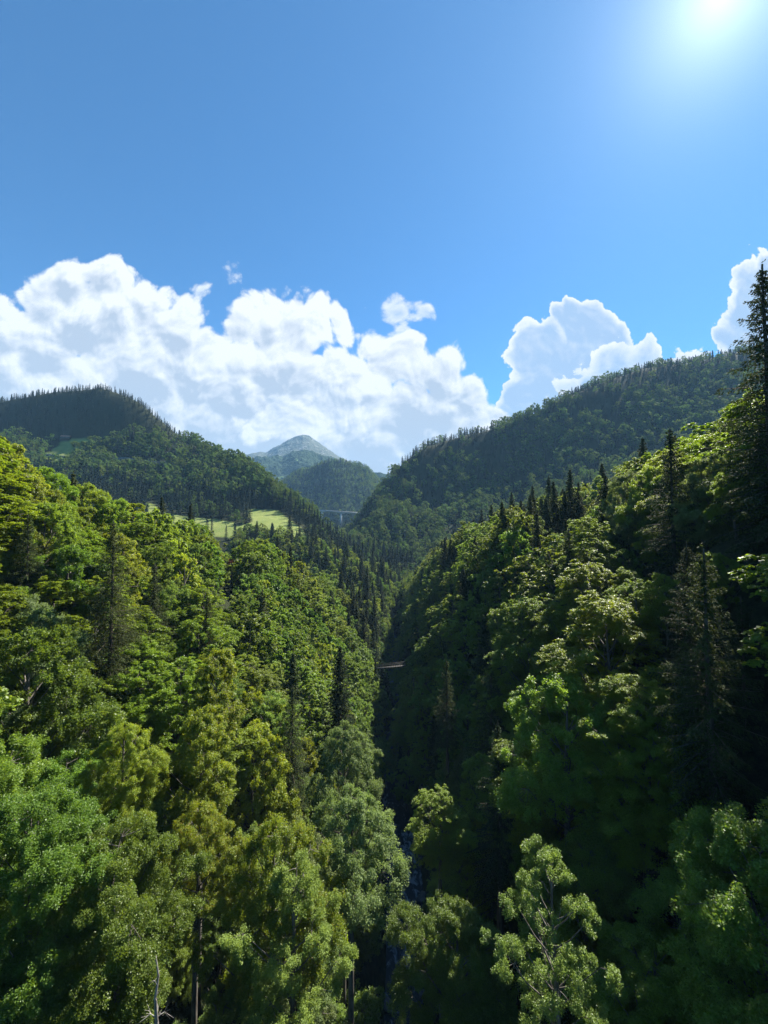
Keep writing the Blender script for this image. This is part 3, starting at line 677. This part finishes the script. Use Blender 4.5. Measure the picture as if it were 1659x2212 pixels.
# clearances round the camera's bridge
TREES = [t for t in TREES if not (abs(t[0]) < 26 and t[1] < 22) and not (t[1] < 26 and t[2]+18*t[4] > -20 and abs(t[0]) < 40)]
HERO = [  # picture point of the top, distance, kind, height, label
 (1646, 570, 52, 'spruce', 44, 'towering dark spruce at the right edge, its pointed top black against white cloud'),
 (1448, 925, 66, 'spruce', 34, 'tall narrow dark spruce rising beside bright beeches, second below the towering spruce'),
 (1515, 1185, 41, 'spruce_pale', 34, 'large shaded spruce with wide tiered drooping branches, low on the right slope'),
 (1388, 945, 120, 'spruce', 22, 'small black spruce poking out above the bright beech at the right ridge'),
 (1300, 1000, 150, 'spruce', 24, 'dark spruce top standing just left of the bright beeches on the right ridge'),
 (1105, 1062, 210, 'spruce', 24, 'pointed spruce at the ridge line right above the middle of the right slope'),
 (1150, 1048, 195, 'spruce', 24, 'broad dark spruce on the right ridge beneath the forested mountain'),
 (1040, 1100, 250, 'spruce', 24, 'slim dark spruce near the lower end of the right ridge'),
 (1180, 1075, 150, 'spruce', 24, 'dark spruce in the ridge group just right of the broad ridge spruce'),
 (1250, 1080, 135, 'spruce', 25, 'dark spruce closing the ridge group beside the first bright beech'),
 (1342, 1120, 92, 'spruce', 26, 'dark spruce standing in the bright beeches below the small black spruce'),
 (1045, 1330, 105, 'spruce', 24, 'dark spruce midway down the right slope above the gorge'),
 (965, 1425, 92, 'spruce_pale', 20, 'olive spruce with sunlit branch ends near the gorge on the right slope'),
 (1075, 1560, 62, 'spruce', 24, 'shaded spruce with a thin grey stem low on the right slope'),
 (1600, 1290, 45, 'spruce', 28, 'shaded spruce close to the right edge beside the large tiered spruce'),
 (245, 1125, 62, 'spruce_pale', 27, 'olive-green spruce with sagging branches amid the beeches on the left slope'),
 (735, 1395, 100, 'spruce', 27, 'narrow dark spruce with a black hanging side above the gorge on the left slope'),
 (632, 1480, 78, 'spruce_pale', 25, 'slender olive spruce with drooping twigs among pale trees on the left slope'),
 (350, 1072, 150, 'spruce', 20, 'dark spruce in front of the left end of the bright meadow'),
 (412, 1090, 165, 'spruce', 22, 'dark spruce in front of the meadow, next to the broad one on its left'),
 (110, 1700, 40, 'spruce_pale', 28, 'thin dull spruce with a bare grey stem in the lower left corner'),
 (470, 1400, 62, 'lime', 17, 'small golden-green tree with arching sprays standing before a black gap'),
 (440, 1520, 54, 'lime', 16, 'yellowing tree with golden leaf clusters below the arching tree'),
 (430, 1730, 45, 'rusty', 15, 'tree with a rusty orange top among green crowns at lower left'),
 (600, 1760, 46, 'lime', 22, 'bright yellow-green tree standing tall near the bottom edge left of the stream'),
 (640, 1840, 42, 'birch', 22, 'brightest yellow tree at the bottom edge beside the grey-green tree over the stream'),
 (745, 1560, 64, 'willow', 15, 'grey-green tree leaning over the gorge below the narrow dark spruce'),
 (760, 1700, 54, 'willow', 18, 'silvery tree hanging over the dark stream on the left bank'),
 (70, 1720, 34, 'maple', 20, 'light green maple at the lower left edge with bright leaf clumps'),
 (245, 1790, 36, 'maple', 19, 'feathery mid-green tree right of the bare grey stem in the lower left'),
 (1190, 1815, 32, 'airy', 15.5, 'sparse sunlit pale tree with open branches standing out of the shade at lower right'),
 (985, 1960, 46, 'maple', 17, 'shaded green tree beside the stream at the bottom of the picture'),
 (1640, 1790, 30, 'maple', 24, 'broad maple in half shade filling the lower right corner'),
 (1220, 1450, 52, 'maple', 22, 'mid-green shaded tree above the sparse sunlit tree on the right slope'),
 (950, 1700, 66, 'beech', 14, 'dim tree with two sunlit tufts at its top beside the dark gorge'),
 (500, 1205, 190, 'copper', 7, 'small copper-red tree peeping out among green crowns below the meadow'),
 (270, 1555, 46, 'lime', 13, 'low tree with one bright yellow tuft of leaves on the left slope'),
]
heroes = []
for hx, hy, hd, k, h, lab in HERO:
    u, v = uv(hx, hy); x = float(u)*hd; top = float(v)*hd; gz = float(ground(np.array([x]), np.array([float(hd)]))[0])
    H0 = (NEAR if hd < 95 else MID)[k][0].H
    sz = h/H0; h2 = h
    heroes.append([x, float(hd), top-h, k, sz, gr.uniform(0, 6.28), lab, max(0.0, top-h-gz)])
hp = np.array([(t[0], t[1]) for t in heroes]); h_px = {id(h): H_[4] for h, H_ in zip(heroes, HERO)}
def clear_of_heroes(t):
    d = np.hypot(hp[:, 0]-t[0], hp[:, 1]-t[1])
    if d.min() < 4.0: return False
    # nothing taller may stand right in front of a hero tree's top
    for h, (hx, hy, hd, *_r) in zip(heroes, HERO):
        if h[3].startswith('spruce') and h[1] < 70 and t[1] < h[1]-1:
            H = t[4]*16; px, py = pix(t[0], t[1], t[2]+H); hs = hd_*F/h[1] if (hd_ := h_px[id(h)]) else 0
            if abs(px-hx) < .10*hs+3.6*t[4]*F/t[1]*.8 and py < hy+hs*.62 and t[1] > 12: return False
        if t[1] < h[1]+1:
            H = t[4]*((NEAR if t[1] < 95 else MID)[t[3]][0].H); R = 4*t[4]
            px, py = pix(t[0], t[1], t[2]+H)
            if abs(px-hx) < 70*40/h[1]+R*F/t[1]*.6 and py < hy+30*40/h[1]*3 and t[1] > h[1]*.35: return False
    return True
TREES = [t for t in TREES if clear_of_heroes(t)]
for t in TREES:      # no spruce tops crowding the sky beside the towering spruce
    if t[3].startswith('spruce') and t[0] > 0:
        a_, b_ = pix(t[0], t[1], t[2]+25*t[4])
        if a_ > 1180 and b_ < 1010: t[3] = 'beech'; t[4] = 1.15
# keep the gorge slit open: no crown may lean over the stream
def over_stream(t):
    if abs(t[0]-float(xr(t[1]))) < 4.0+2.0*t[4] and t[1] < 120: return True
    H = t[4]*16; R = 4.6*t[4]*F/t[1]; a, b = pix(t[0], t[1], t[2]+H*.62); a2, b2 = pix(t[0], t[1], t[2]+H)
    return t[1] < 125 and 822-R < a < 900+R and b2 < 2080 and b > 1600 and t[1] > 18
TREES = [t for t in TREES if not over_stream(t)]
ALL = heroes+TREES
# what the photograph can show: within the frame (a little beyond), nearest first
def in_frame(t):
    H = 18*t[4]; px, py = pix(t[0], t[1], t[2]+H); m = 5*F/t[1]
    return -m < px < 1659+m and -50 < py < 2212+H*F/t[1]*.6
vis = sorted([t for t in ALL if t[6] or in_frame(t)], key=lambda t: (0 if t[6] else 1, t[1]))
CNT = {'broadleaf_tree': 0, 'spruce_tree': 0}; IND = []; REST = []
chosen = set()
for t in vis:
    nm = 'spruce_tree' if t[3].startswith('spruce') else 'broadleaf_tree'
    if CNT[nm] < 295: CNT[nm] += 1; IND.append((t, nm)); chosen.add(id(t))
REST = [t for t in ALL if id(t) not in chosen]
print('trees', len(ALL), 'individual', CNT, 'rest', len(REST))
WORD = {'beech': ('layered yellow-green beech', 'beeches'), 'maple': ('round mid-green broadleaf tree', 'round broadleaf trees'), 'lime': ('yellowish tree with hanging twigs', 'yellowish trees'),
        'willow': ('pale grey-green tree', 'pale grey-green trees'), 'birch': ('loose light green tree', 'loose light green trees'), 'spruce': ('dark spruce', 'dark spruces'), 'spruce_pale': ('drooping olive spruce', 'olive spruces')}
SHORT = ['towering spruce at the right edge', 'tall narrow spruce under the towering one', 'large wide-tiered shaded spruce', 'small black spruce on the right ridge', 'dark spruce before the bright ridge beeches',
         'pointed mid-ridge spruce', 'broad dark ridge spruce', 'slim low ridge spruce', 'ridge-group spruce', 'spruce by the first bright beech', 'spruce amid bright beeches', 'spruce midway above the gorge', 'olive spruce with sunlit ends', 'shaded thin-stemmed spruce', 'shaded right-edge spruce', 'olive spruce among left beeches', 'narrow black-sided spruce', 'slender olive spruce on the left', 'spruce at the meadow end',
         'spruce before the meadow', 'dull spruce with grey stem', 'arching golden-green tree', 'golden-clustered tree', 'orange-topped tree', 'tall bright yellow-green tree', 'brightest yellow tree', 'grey-green gorge tree',
         'silvery tree over the stream', 'light green edge maple', 'feathery tree beside the grey stem', 'sparse sunlit tree', 'shaded tree beside the stream', 'corner maple in half shade', 'mid-green shaded slope tree',
         'dim tree with sunlit tufts', 'copper-red tree', 'low tree with yellow tuft']
ORD = ['nearest', 'second', 'third', 'fourth', 'fifth', 'sixth', 'seventh', 'eighth']
hpx = np.array([(h[0], h[1]) for h in HERO], float)
def name_trees(ind):
    cells = {}
    for q, (t, nm) in enumerate(ind):
        if t[6]: continue
        H = (NEAR if t[1] < 95 else MID)[t[3]][0].H*t[4]; px, py = pix(t[0], t[1], t[2]+H*.8)
        d = np.hypot(hpx[:, 0]-px, hpx[:, 1]-py); k = int(np.argmin(d)); dx, dy = px-hpx[k, 0], py-hpx[k, 1]
        w = ('above' if dy < 0 else 'below') if abs(dy) > abs(dx) else ('left of' if dx < 0 else 'right of')
        cells.setdefault((t[3], w, k), []).append((float(d[k]), q))
    for (kind, w, k), L in cells.items():
        for r, (_, q) in enumerate(sorted(L)):
            t, nm = ind[q]; sz = 'small ' if t[4] < 1.18 else ('big ' if t[4] > 1.45 else '')
            if r < len(ORD): lab = '%s %s%s %s the %s' % (ORD[r], sz, WORD[kind][0], w, SHORT[k])
            else: lab = '%s farther %s the %s' % (WORD[kind][0], w, SHORT[k])
            t[6] = None; t.append(lab); t.append('%s %s the %s' % (WORD[kind][1], w, SHORT[k]))
name_trees(IND)
PARTS_MADE = {}
gi = 0
for t, nm in IND:
    x, y, z, k, s, rot, lab, hh = t[:8]
    P = protos(k, y); p = P[gi % len(P)]; gi += 1
    o = link(nm, None, loc=(x, y, z)); o.empty_display_size = .5
    w = 1.0
    o.scale = (s*w, s*w, s); tl = .03*(not lab); o.rotation_euler = (gr.normal(0, .03)*tl/.03, gr.normal(0, .03)*tl/.03, rot)
    if lab: tag(o, lab, 'spruce' if nm == 'spruce_tree' else 'broadleaf tree')
    else:
        tag(o, t[8], 'spruce' if nm == 'spruce_tree' else 'broadleaf tree', t[9])
    c = link('crown', p.crown, o); tk = link('trunk', p.trunk, o)
    if hh:
        V0, Q0 = tube([[0, 0, -hh/s-1.5], [0, 0, -hh/s*.5], [0, 0, .3]], [.026*p.H, .022*p.H, .0185*p.H], 8); tk.data = mesh_np('trunk', *join([(p.raw[2], p.raw[3]), (V0, Q0)]), M[p.bark], smooth=True)
    if k in ('rusty', 'copper'):
        c.material_slots[0].link = 'OBJECT'; c.material_slots[0].material = M[k]
# --- the rest of the gorge forest
KL = ['beech', 'maple', 'lime', 'willow', 'birch', 'spruce', 'spruce_pale']
midp = []; kidx = {}
for k in KL:
    kidx[k] = [len(midp)+j for j in range(len(MID[k]))]; midp += MID[k]
midc = proto_collection('gorge_tree', midp)
if REST:
    wood('forest', 'mixed forest of beeches and spruces covering the far parts of the gorge slopes', np.array([t[:3] for t in REST]), [t[5] for t in REST], [t[4] for t in REST],
         [kidx[t[3]][int(t[5]*100) % len(kidx[t[3]])] for t in REST], midc)

# --- woods of the valley, the left hill and the right mountain
LOW = [broadleaf(s, 15, 5.4, .85, 12, 8, 2, 20, 'round', mat='wood_beech', twigs=False, base=.2, lobe_r=.5) for s in (201, 202, 203)]+\
      [spruce(s, 22, 3.4, 1.1, 1.25, 6, 4, 1, mat='wood_spruce', wid=.55) for s in (211, 212)]
LOWC = proto_collection('valley_tree', LOW)
TINY = [broadleaf(s, 15, 5.2, 1.9, 9, 5, 1, 7, 'round', mat='wood_beech', twigs=False, base=.1, lobe_r=.5) for s in (301, 302)]+\
       [spruce(s, 22, 3.8, 2.0, 2.2, 5, 2, 1, mat='wood_spruce', wid=.7) for s in (311,)]
TINYC = proto_collection('distant_tree', TINY)
def plant(name, label, u0, u1, y0, y1, sp, frac, coll, nb, ns, seed, smin_=.7, smax=1.25, zf=ground, exclude=None, cond=None, kspr=1.0):
    g = np.random.default_rng(seed); n = int((u1-u0)*(y1*y1-y0*y0)/2/(sp*sp))
    u = g.uniform(u0, u1, n); y = np.sqrt(g.uniform(y0*y0, y1*y1, n)); x = u*y
    # thin out pairs that stand too close with a cell test
    key = (np.floor(x/(sp*.8)).astype(np.int64)*100003+np.floor(y/(sp*.8)).astype(np.int64)); _, ix = np.unique(key, return_index=True); x = x[ix]; y = y[ix]
    z = zf(x, y); px, py = pix(x, y, z)
    k = np.ones(len(x), bool)
    if exclude is not None: k &= ~exclude(x, y, z, px, py)
    if cond is not None: k &= cond(x, y, z, px, py)
    x, y, z, px, py = x[k], y[k], z[k], px[k], py[k]
    isp = g.random(len(x)) < frac(x, y, z, px, py)
    idx = np.where(isp, nb+g.integers(0, ns, len(x)), g.integers(0, nb, len(x)))
    scl = g.uniform(smin_, smax, len(x))*np.where(isp, kspr, .95)
    print(name, len(x))
    return wood(name, label, np.column_stack([x, y, z-.4]), g.uniform(0, 6.3, len(x)), scl, idx, coll)
ROAD_PX = [(60, 1000), (98, 981), (131, 987), (200, 990), (271, 992), (287, 994), (317, 997), (348, 1001), (420, 1010), (480, 1018), (515, 1022)]
road_pts = [hit(a, b, DM(700), DM(1400)) for a, b in ROAD_PX]
def near_road(x, y, z, px, py):
    k = np.zeros(len(x), bool); R_ = np.array(road_pts)
    for a, b in zip(R_[:-1], R_[1:]):
        ab = b[:2]-a[:2]; t = np.clip(((x-a[0])*ab[0]+(y-a[1])*ab[1])/max((ab**2).sum(), 1), 0, 1)
        dx = x-(a[0]+ab[0]*t); dy = y-(a[1]+ab[1]*t); d = np.hypot(dx, dy)
        pxa = np.interp(.5, [0, 1], [pix(*a)[0], pix(*b)[0]])
        vis_ = (95 < pxa < 135) or (268 < pxa < 292) or (312 < pxa < 350) or (528 < pxa < 572)
        k |= d < 4.5
        if vis_: k |= (d < 16) & (dy < 3)
    return k
def no_tree(x, y, z, px, py):
    return (meadow_mask(x, y, z) > 0) | near_road(x, y, z, px, py)
def fr_left(x, y, z, px, py):
    n = vnoise(x/70, y/70, 71, 3)
    hi = sstep(985, 930, py+n*25+np.clip(px-350, 0, 400)*-.12)          # spruces on the upper part
    return np.clip(.10+.9*hi+.4*(n > .35), 0, 1.0)
def fr_valley(x, y, z, px, py): return np.clip(.58+.9*vnoise(x/60, y/60, 72, 2), .08, .95)
def fr_right(x, y, z, px, py):
    n = vnoise(x/75, y/75, 73, 3)
    edge = sstep(120, 20, py-np.interp(px, [760, 890, 1250, 1560, 2000], [1100, 965, 835, 755, 640]))
    return np.clip(.12+.55*edge+1.1*n+.2*(px < 1000), .03, .95)
plant('forest', 'mixed wood of spruces and broadleaf trees between the meadow and the gorge', -1.3, 1.05, 436, DM(820), 7.4, fr_valley, LOWC, 3, 2, 81, exclude=no_tree)
plant('forest', 'wooded hill slope above the meadow, broadleaf trees below and dark spruces on top', -1.6, -.16, DM(800), DM(1750), 7.2, fr_left, LOWC, 3, 2, 82, kspr=.36, smin_=.85, smax=1.75, exclude=no_tree)
plant('forest', 'forest covering the dark mountain slope behind the right ridge', -.16, 1.5, DM(800), DM(2100), 8.8, fr_right, LOWC, 3, 2, 83, kspr=.52, smin_=.85, smax=1.7, exclude=no_tree)
plant('forest', 'bluish forest on the dome-shaped hill behind the viaduct', U_(570), U_(875), 1450, 2050, 8, lambda x, y, z, px, py: np.clip(.5+.8*vnoise(x/150, y/150, 74, 2), .1, .9), TINYC, 2, 1, 84, kspr=.7, zf=dome)
plant('forest', 'dark valley wood beneath the far viaduct', U_(600), U_(900), 1050, 1480, 9, lambda x, y, z, px, py: .6+0*x, TINYC, 2, 1, 85)

# lone trees on the meadow
for a, b, k, s, lab in ((452, 1108, 0, .7, 'rounded bush standing alone on the bright meadow'), (378, 1096, 0, .6, 'small rounded tree at the upper rim of the meadow'),
                        (372, 1127, 1, .55, 'low round bush on the meadow behind the spruces'), (655, 1120, 1, 1.0, 'round tree at the meadow end before the wooded spur'),
                        (195, 955, 0, .8, 'round tree in the small meadow on the left hill'), (160, 968, 1, .9, 'bushy tree on the small meadow above the road')):
    P_ = hit(a, b, 445, DM(1200)); p = MID['maple'][k]; o = link('broadleaf_tree', None, loc=P_); o.scale = (s*1.2, s*1.2, s*.8); o.rotation_euler.z = a
    tag(o, lab, 'broadleaf tree'); link('crown', p.crown, o); link('trunk', p.trunk, o)
#@@P3END

# ------------------------------------------------------------------ built things
def box(c, s, rz=0.0):
    c = np.array(c, float); s = np.array(s, float)/2
    v = np.array([[x, y, z] for x in (-1, 1) for y in (-1, 1) for z in (-1, 1)])*s
    R = np.array([[math.cos(rz), -math.sin(rz), 0], [math.sin(rz), math.cos(rz), 0], [0, 0, 1]])
    q = np.array([[0, 1, 3, 2], [4, 6, 7, 5], [0, 4, 5, 1], [2, 3, 7, 6], [0, 2, 6, 4], [1, 5, 7, 3]])
    return v@R.T+c, q
def beam(a, b, w0, w1, h0, h1):
    """bar from a to b, width across and height down from the top line"""
    a = np.array(a, float); b = np.array(b, float); d = unit((b-a)*[1, 1, 0]); s = np.array([-d[1], d[0], 0])
    V = [a-s*w0/2, a+s*w0/2, a+s*w0/2-[0, 0, h0], a-s*w0/2-[0, 0, h0], b-s*w1/2, b+s*w1/2, b+s*w1/2-[0, 0, h1], b-s*w1/2-[0, 0, h1]]
    return np.array(V), np.array([[0, 3, 2, 1], [4, 5, 6, 7], [0, 1, 5, 4], [1, 2, 6, 5], [2, 3, 7, 6], [3, 0, 4, 7]])
def world(px, py, d): u, v = uv(px, py); return np.array([float(u)*d, d, float(v)*d])
# viaduct across the valley: haunched concrete girder on two tall piers
root = link('viaduct', None, loc=world(715, 1104, 1200)); tag(root, 'distant grey concrete viaduct on two tall piers crossing the valley before the dome-shaped hill', 'bridge')
R0 = np.array(root.location)
A = world(640, 1098.5, 1180)-R0; B = world(800, 1109.5, 1230)-R0
def dk(t): return A+(B-A)*t
pt = [((694-640)/160), ((735-640)/160)]
segs = []; N_ = 48
def depth_at(t):
    return 2.2+2.8*max(max(0, 1-abs(t-p)/.11)**1.6 for p in pt)
for k in range(N_):
    t0, t1 = k/N_, (k+1)/N_; segs.append(beam(dk(t0)-[0, 0, .5], dk(t1)-[0, 0, .5], 6, 6, depth_at(t0), depth_at(t1)))
link('girder', mesh_np('girder', *join(segs), M['concrete']), root)
link('deck', mesh_np('deck', *beam(A, B, 11, 11, .5, .5), M['concrete']), root)
for sgn in (-1, 1):
    d = unit((B-A)*[1, 1, 0]); s = np.array([-d[1], d[0], 0])*5.2*sgn
    link('parapet', mesh_np('parapet', *beam(A+s+[0, 0, 1.1], B+s+[0, 0, 1.1], .5, .5, 1.1, 1.1), M['concrete']), root)
for p in pt:
    c = dk(p); h = 40
    v, q = box(c+[0, 0, -3-h/2], (4.2, 3.0, h), 0); v[:, 0] = c[0]+(v[:, 0]-c[0])*(1+.35*(c[2]-3-v[:, 2])/h)
    link('pier', mesh_np('pier', v, q, M['concrete']), root)

# road on the left hill with guard rail, and the pale avalanche gallery at its end
RP = np.array(road_pts); RP[:, 2] = ground(RP[:, 0], RP[:, 1])
fine = np.concatenate([RP[i]+(RP[i+1]-RP[i])*np.linspace(0, 1, 14)[:-1, None] for i in range(len(RP)-1)]+[RP[-1:]])
zz = ground(fine[:, 0], fine[:, 1])+1.2; fine[:, 2] = np.convolve(np.pad(zz, 6, mode='edge'), np.ones(13)/13, 'valid')
segs = [beam(fine[i], fine[i+1], 7, 7, 3.5, 3.5) for i in range(len(fine)-1)]
tag(link('road', mesh_np('road', *join(segs), M['asphalt'])), kind='structure')
T = unit(np.gradient(fine, axis=0)*[1, 1, 0]); S_ = np.stack([T[:, 1], -T[:, 0], 0*T[:, 0]], 1)
if S_[:, 1].mean() > 0: S_ = -S_
edge = fine+S_*3.6
rr = link('guard_rail', None, loc=edge[0]); tag(rr, 'long pale steel guard rail along the hillside road', 'guard rail')
segs = [beam(edge[i]+[0, 0, 1.0]-edge[0], edge[i+1]+[0, 0, 1.0]-edge[0], .15, .15, .45, .45) for i in range(len(edge)-1)]
link('rail', mesh_np('rail', *join(segs), M['steel']), rr)
segs = [box(edge[i]+[0, 0, .3]-edge[0], (.18, .18, 1.0)) for i in range(0, len(edge), 2)]
link('post', mesh_np('post', *join(segs), M['steel']), rr)
w0 = hit(531, 1026, DM(700), DM(1400)); w1 = world(569, 1037, w0[1]-14)
gal = link('retaining_wall', None, loc=w0); tag(gal, 'pale concrete retaining wall of the road at the right end of the wooded left hill', 'wall')
wp = [w0*(1-t)+w1*t-w0+np.array([0, -1.2, 1.6-.9*t]) for t in np.linspace(0, 1, 9)]
link('wall_face', mesh_np('wall_face', *join([beam(a_, b_, .5, .5, 3.4, 3.4) for a_, b_ in zip(wp[:-1], wp[1:])]), M['concrete']), gal)
link('coping', mesh_np('coping', *join([beam(a_+[0, 0, .2], b_+[0, 0, .2], .8, .8, .2, .2) for a_, b_ in zip(wp[:-1], wp[1:])]), M['plaster']), gal)
def house(px, py, w, d, h, rz, roofm, label, name='house'):
    P_ = hit(px, py, DM(700), DM(1400)); o = link(name, None, loc=P_); o.rotation_euler.z = rz; tag(o, label, 'house')
    link('wall', mesh_np('wall', *box((0, 0, h/2-1), (w, d, h+2)), M['plank']), o)
    e = .7; r = h+d*.32
    V = np.array([[-w/2-e, -d/2-e, h-.3], [w/2+e, -d/2-e, h-.3], [w/2+e, d/2+e, h-.3], [-w/2-e, d/2+e, h-.3], [-w/2-e, 0, r], [w/2+e, 0, r],
                  [-w/2-e, -d/2-e, h-.6], [w/2+e, -d/2-e, h-.6], [w/2+e, d/2+e, h-.6], [-w/2-e, d/2+e, h-.6]])
    link('roof', mesh_np('roof', V, [np.array([[0, 1, 5, 4], [2, 3, 4, 5], [6, 9, 8, 7], [0, 6, 7, 1], [2, 8, 9, 3]]), np.array([[0, 4, 3], [1, 2, 5]])], roofm), o)
    for k in range(3):
        x = (-w/3+k*w/3); link('window', mesh_np('window', *box((x, -d/2-.03, h*.5), (1.1, .1, 1.3)), M['dark']), o)
    link('door', mesh_np('door', *box((w*.17, -d/2-.03, 1.05), (1.0, .1, 2.1)), M['plank']), o)
house(143, 947, 13, 8, 2.6, .25, M['roof'], 'small chalet with reddish roof half hidden by trees on the left hill')
house(209, 1037, 13, 9, 4, -.1, M['roof_grey'], 'low grey roofed house just above the beech crowns on the left')

# small footbridge deep in the gorge
fb = link('footbridge', None, loc=world(846, 1440, 165)); tag(fb, 'narrow wooden footbridge glimpsed deep in the gorge between the two slopes', 'footbridge')
a = np.array([-5.5, -.5, -.4]); b = np.array([5.5, .5, .4])
link('deck', mesh_np('deck', *beam(a, b, 1.3, 1.3, .25, .25), M['plank']), fb)
for sg in (-1, 1):
    s = np.array([-.09, 1, 0])*.75*sg
    ps = [beam(a+s+[0, 0, 1.15], b+s+[0, 0, 1.15], .1, .1, .12, .12), beam(a+s+[0, 0, .65], b+s+[0, 0, .65], .07, .07, .08, .08)]
    for k in range(17): ps.append(box(a+(b-a)*k/16+s+[0, 0, .5], (.1, .1, 1.2)))
    link('railing', mesh_np('railing', *join(ps), M['plank']), fb)

# dead white stem in the lower left
g = np.random.default_rng(77)
top = world(337, 2060, 33); o = link('dead_tree', None, loc=top-[0, 0, 12]); tag(o, 'dead pale stem with broken bare branches in a dark gap at the lower left', 'dead tree')
path = np.column_stack([np.cumsum(g.normal(0, .12, 9)), np.cumsum(g.normal(0, .12, 9)), np.linspace(0, 12, 9)])
link('trunk', mesh_np('trunk', *tube(path, np.linspace(.24, .05, 9), 8), M['bark_birch'], smooth=True), o)
for k in range(14):
    h = g.uniform(4, 11.5); q = path[int(h/12*8)]; d = unit(np.append(g.normal(size=2), g.normal(.35, .3))); L = g.uniform(.6, 2.2)*(1.2-h/14)
    mid = q+d*L*.5+g.normal(0, .12, 3); tw = [tube([q, mid, q+d*L+[0, 0, .3*L*g.normal()]], [.045, .025, .008], 4)]
    for _ in range(4):
        d2 = unit(d+g.normal(0, .7, 3)); tw.append(tube([mid, mid+d2*L*.25, mid+d2*L*.5+g.normal(0, .05, 3)], [.02, .012, .005], 3))
    link('branch', mesh_np('branch', *join(tw), M['bark_birch'], smooth=True), o)
# young trees filling the foot of the slope below the camera
for j, (a, b, s_, lab) in enumerate(((375, 2150, .55, 'young tree behind the dead pale stem at the bottom edge'), (420, 2110, .6, 'young tree right of the dead pale stem near the bottom edge'), (300, 2180, .5, 'young tree left of the dead pale stem at the bottom edge'),
                            (470, 2190, .55, 'small tree under the bright yellow tree at the bottom edge'), (350, 2060, .55, 'small tree just above the dead pale stem'))):
    P_ = hit(a, b, 14, 200); k_ = ('maple', 'beech', 'maple', 'birch', 'beech')[j]; p = CLOSE[k_][0]; o = link('broadleaf_tree', None, loc=P_-[0, 0, 1.5]); o.scale = (s_, s_, s_); o.rotation_euler.z = j*1.9
    tag(o, lab, 'broadleaf tree'); link('crown', p.crown, o); link('trunk', p.trunk, o)

# ------------------------------------------------------------------ air
v, q = box((0, 3000, 450), (13000, 6400, 3400)); v[:, 2] = np.where(v[:, 2] < 0, -130, 1150)
m, N, out = new_mat('haze_air')
pv = N.n('ShaderNodeVolumePrincipled'); pv.inputs['Color'].default_value = (.36, .66, 1.0, 1); pv.inputs['Density'].default_value = HAZE; pv.inputs['Anisotropy'].default_value = .0
m.node_tree.links.new(pv.outputs[0], out.inputs['Volume'])
tag(link('haze', mesh_np('haze', v, q, m)), kind='stuff')
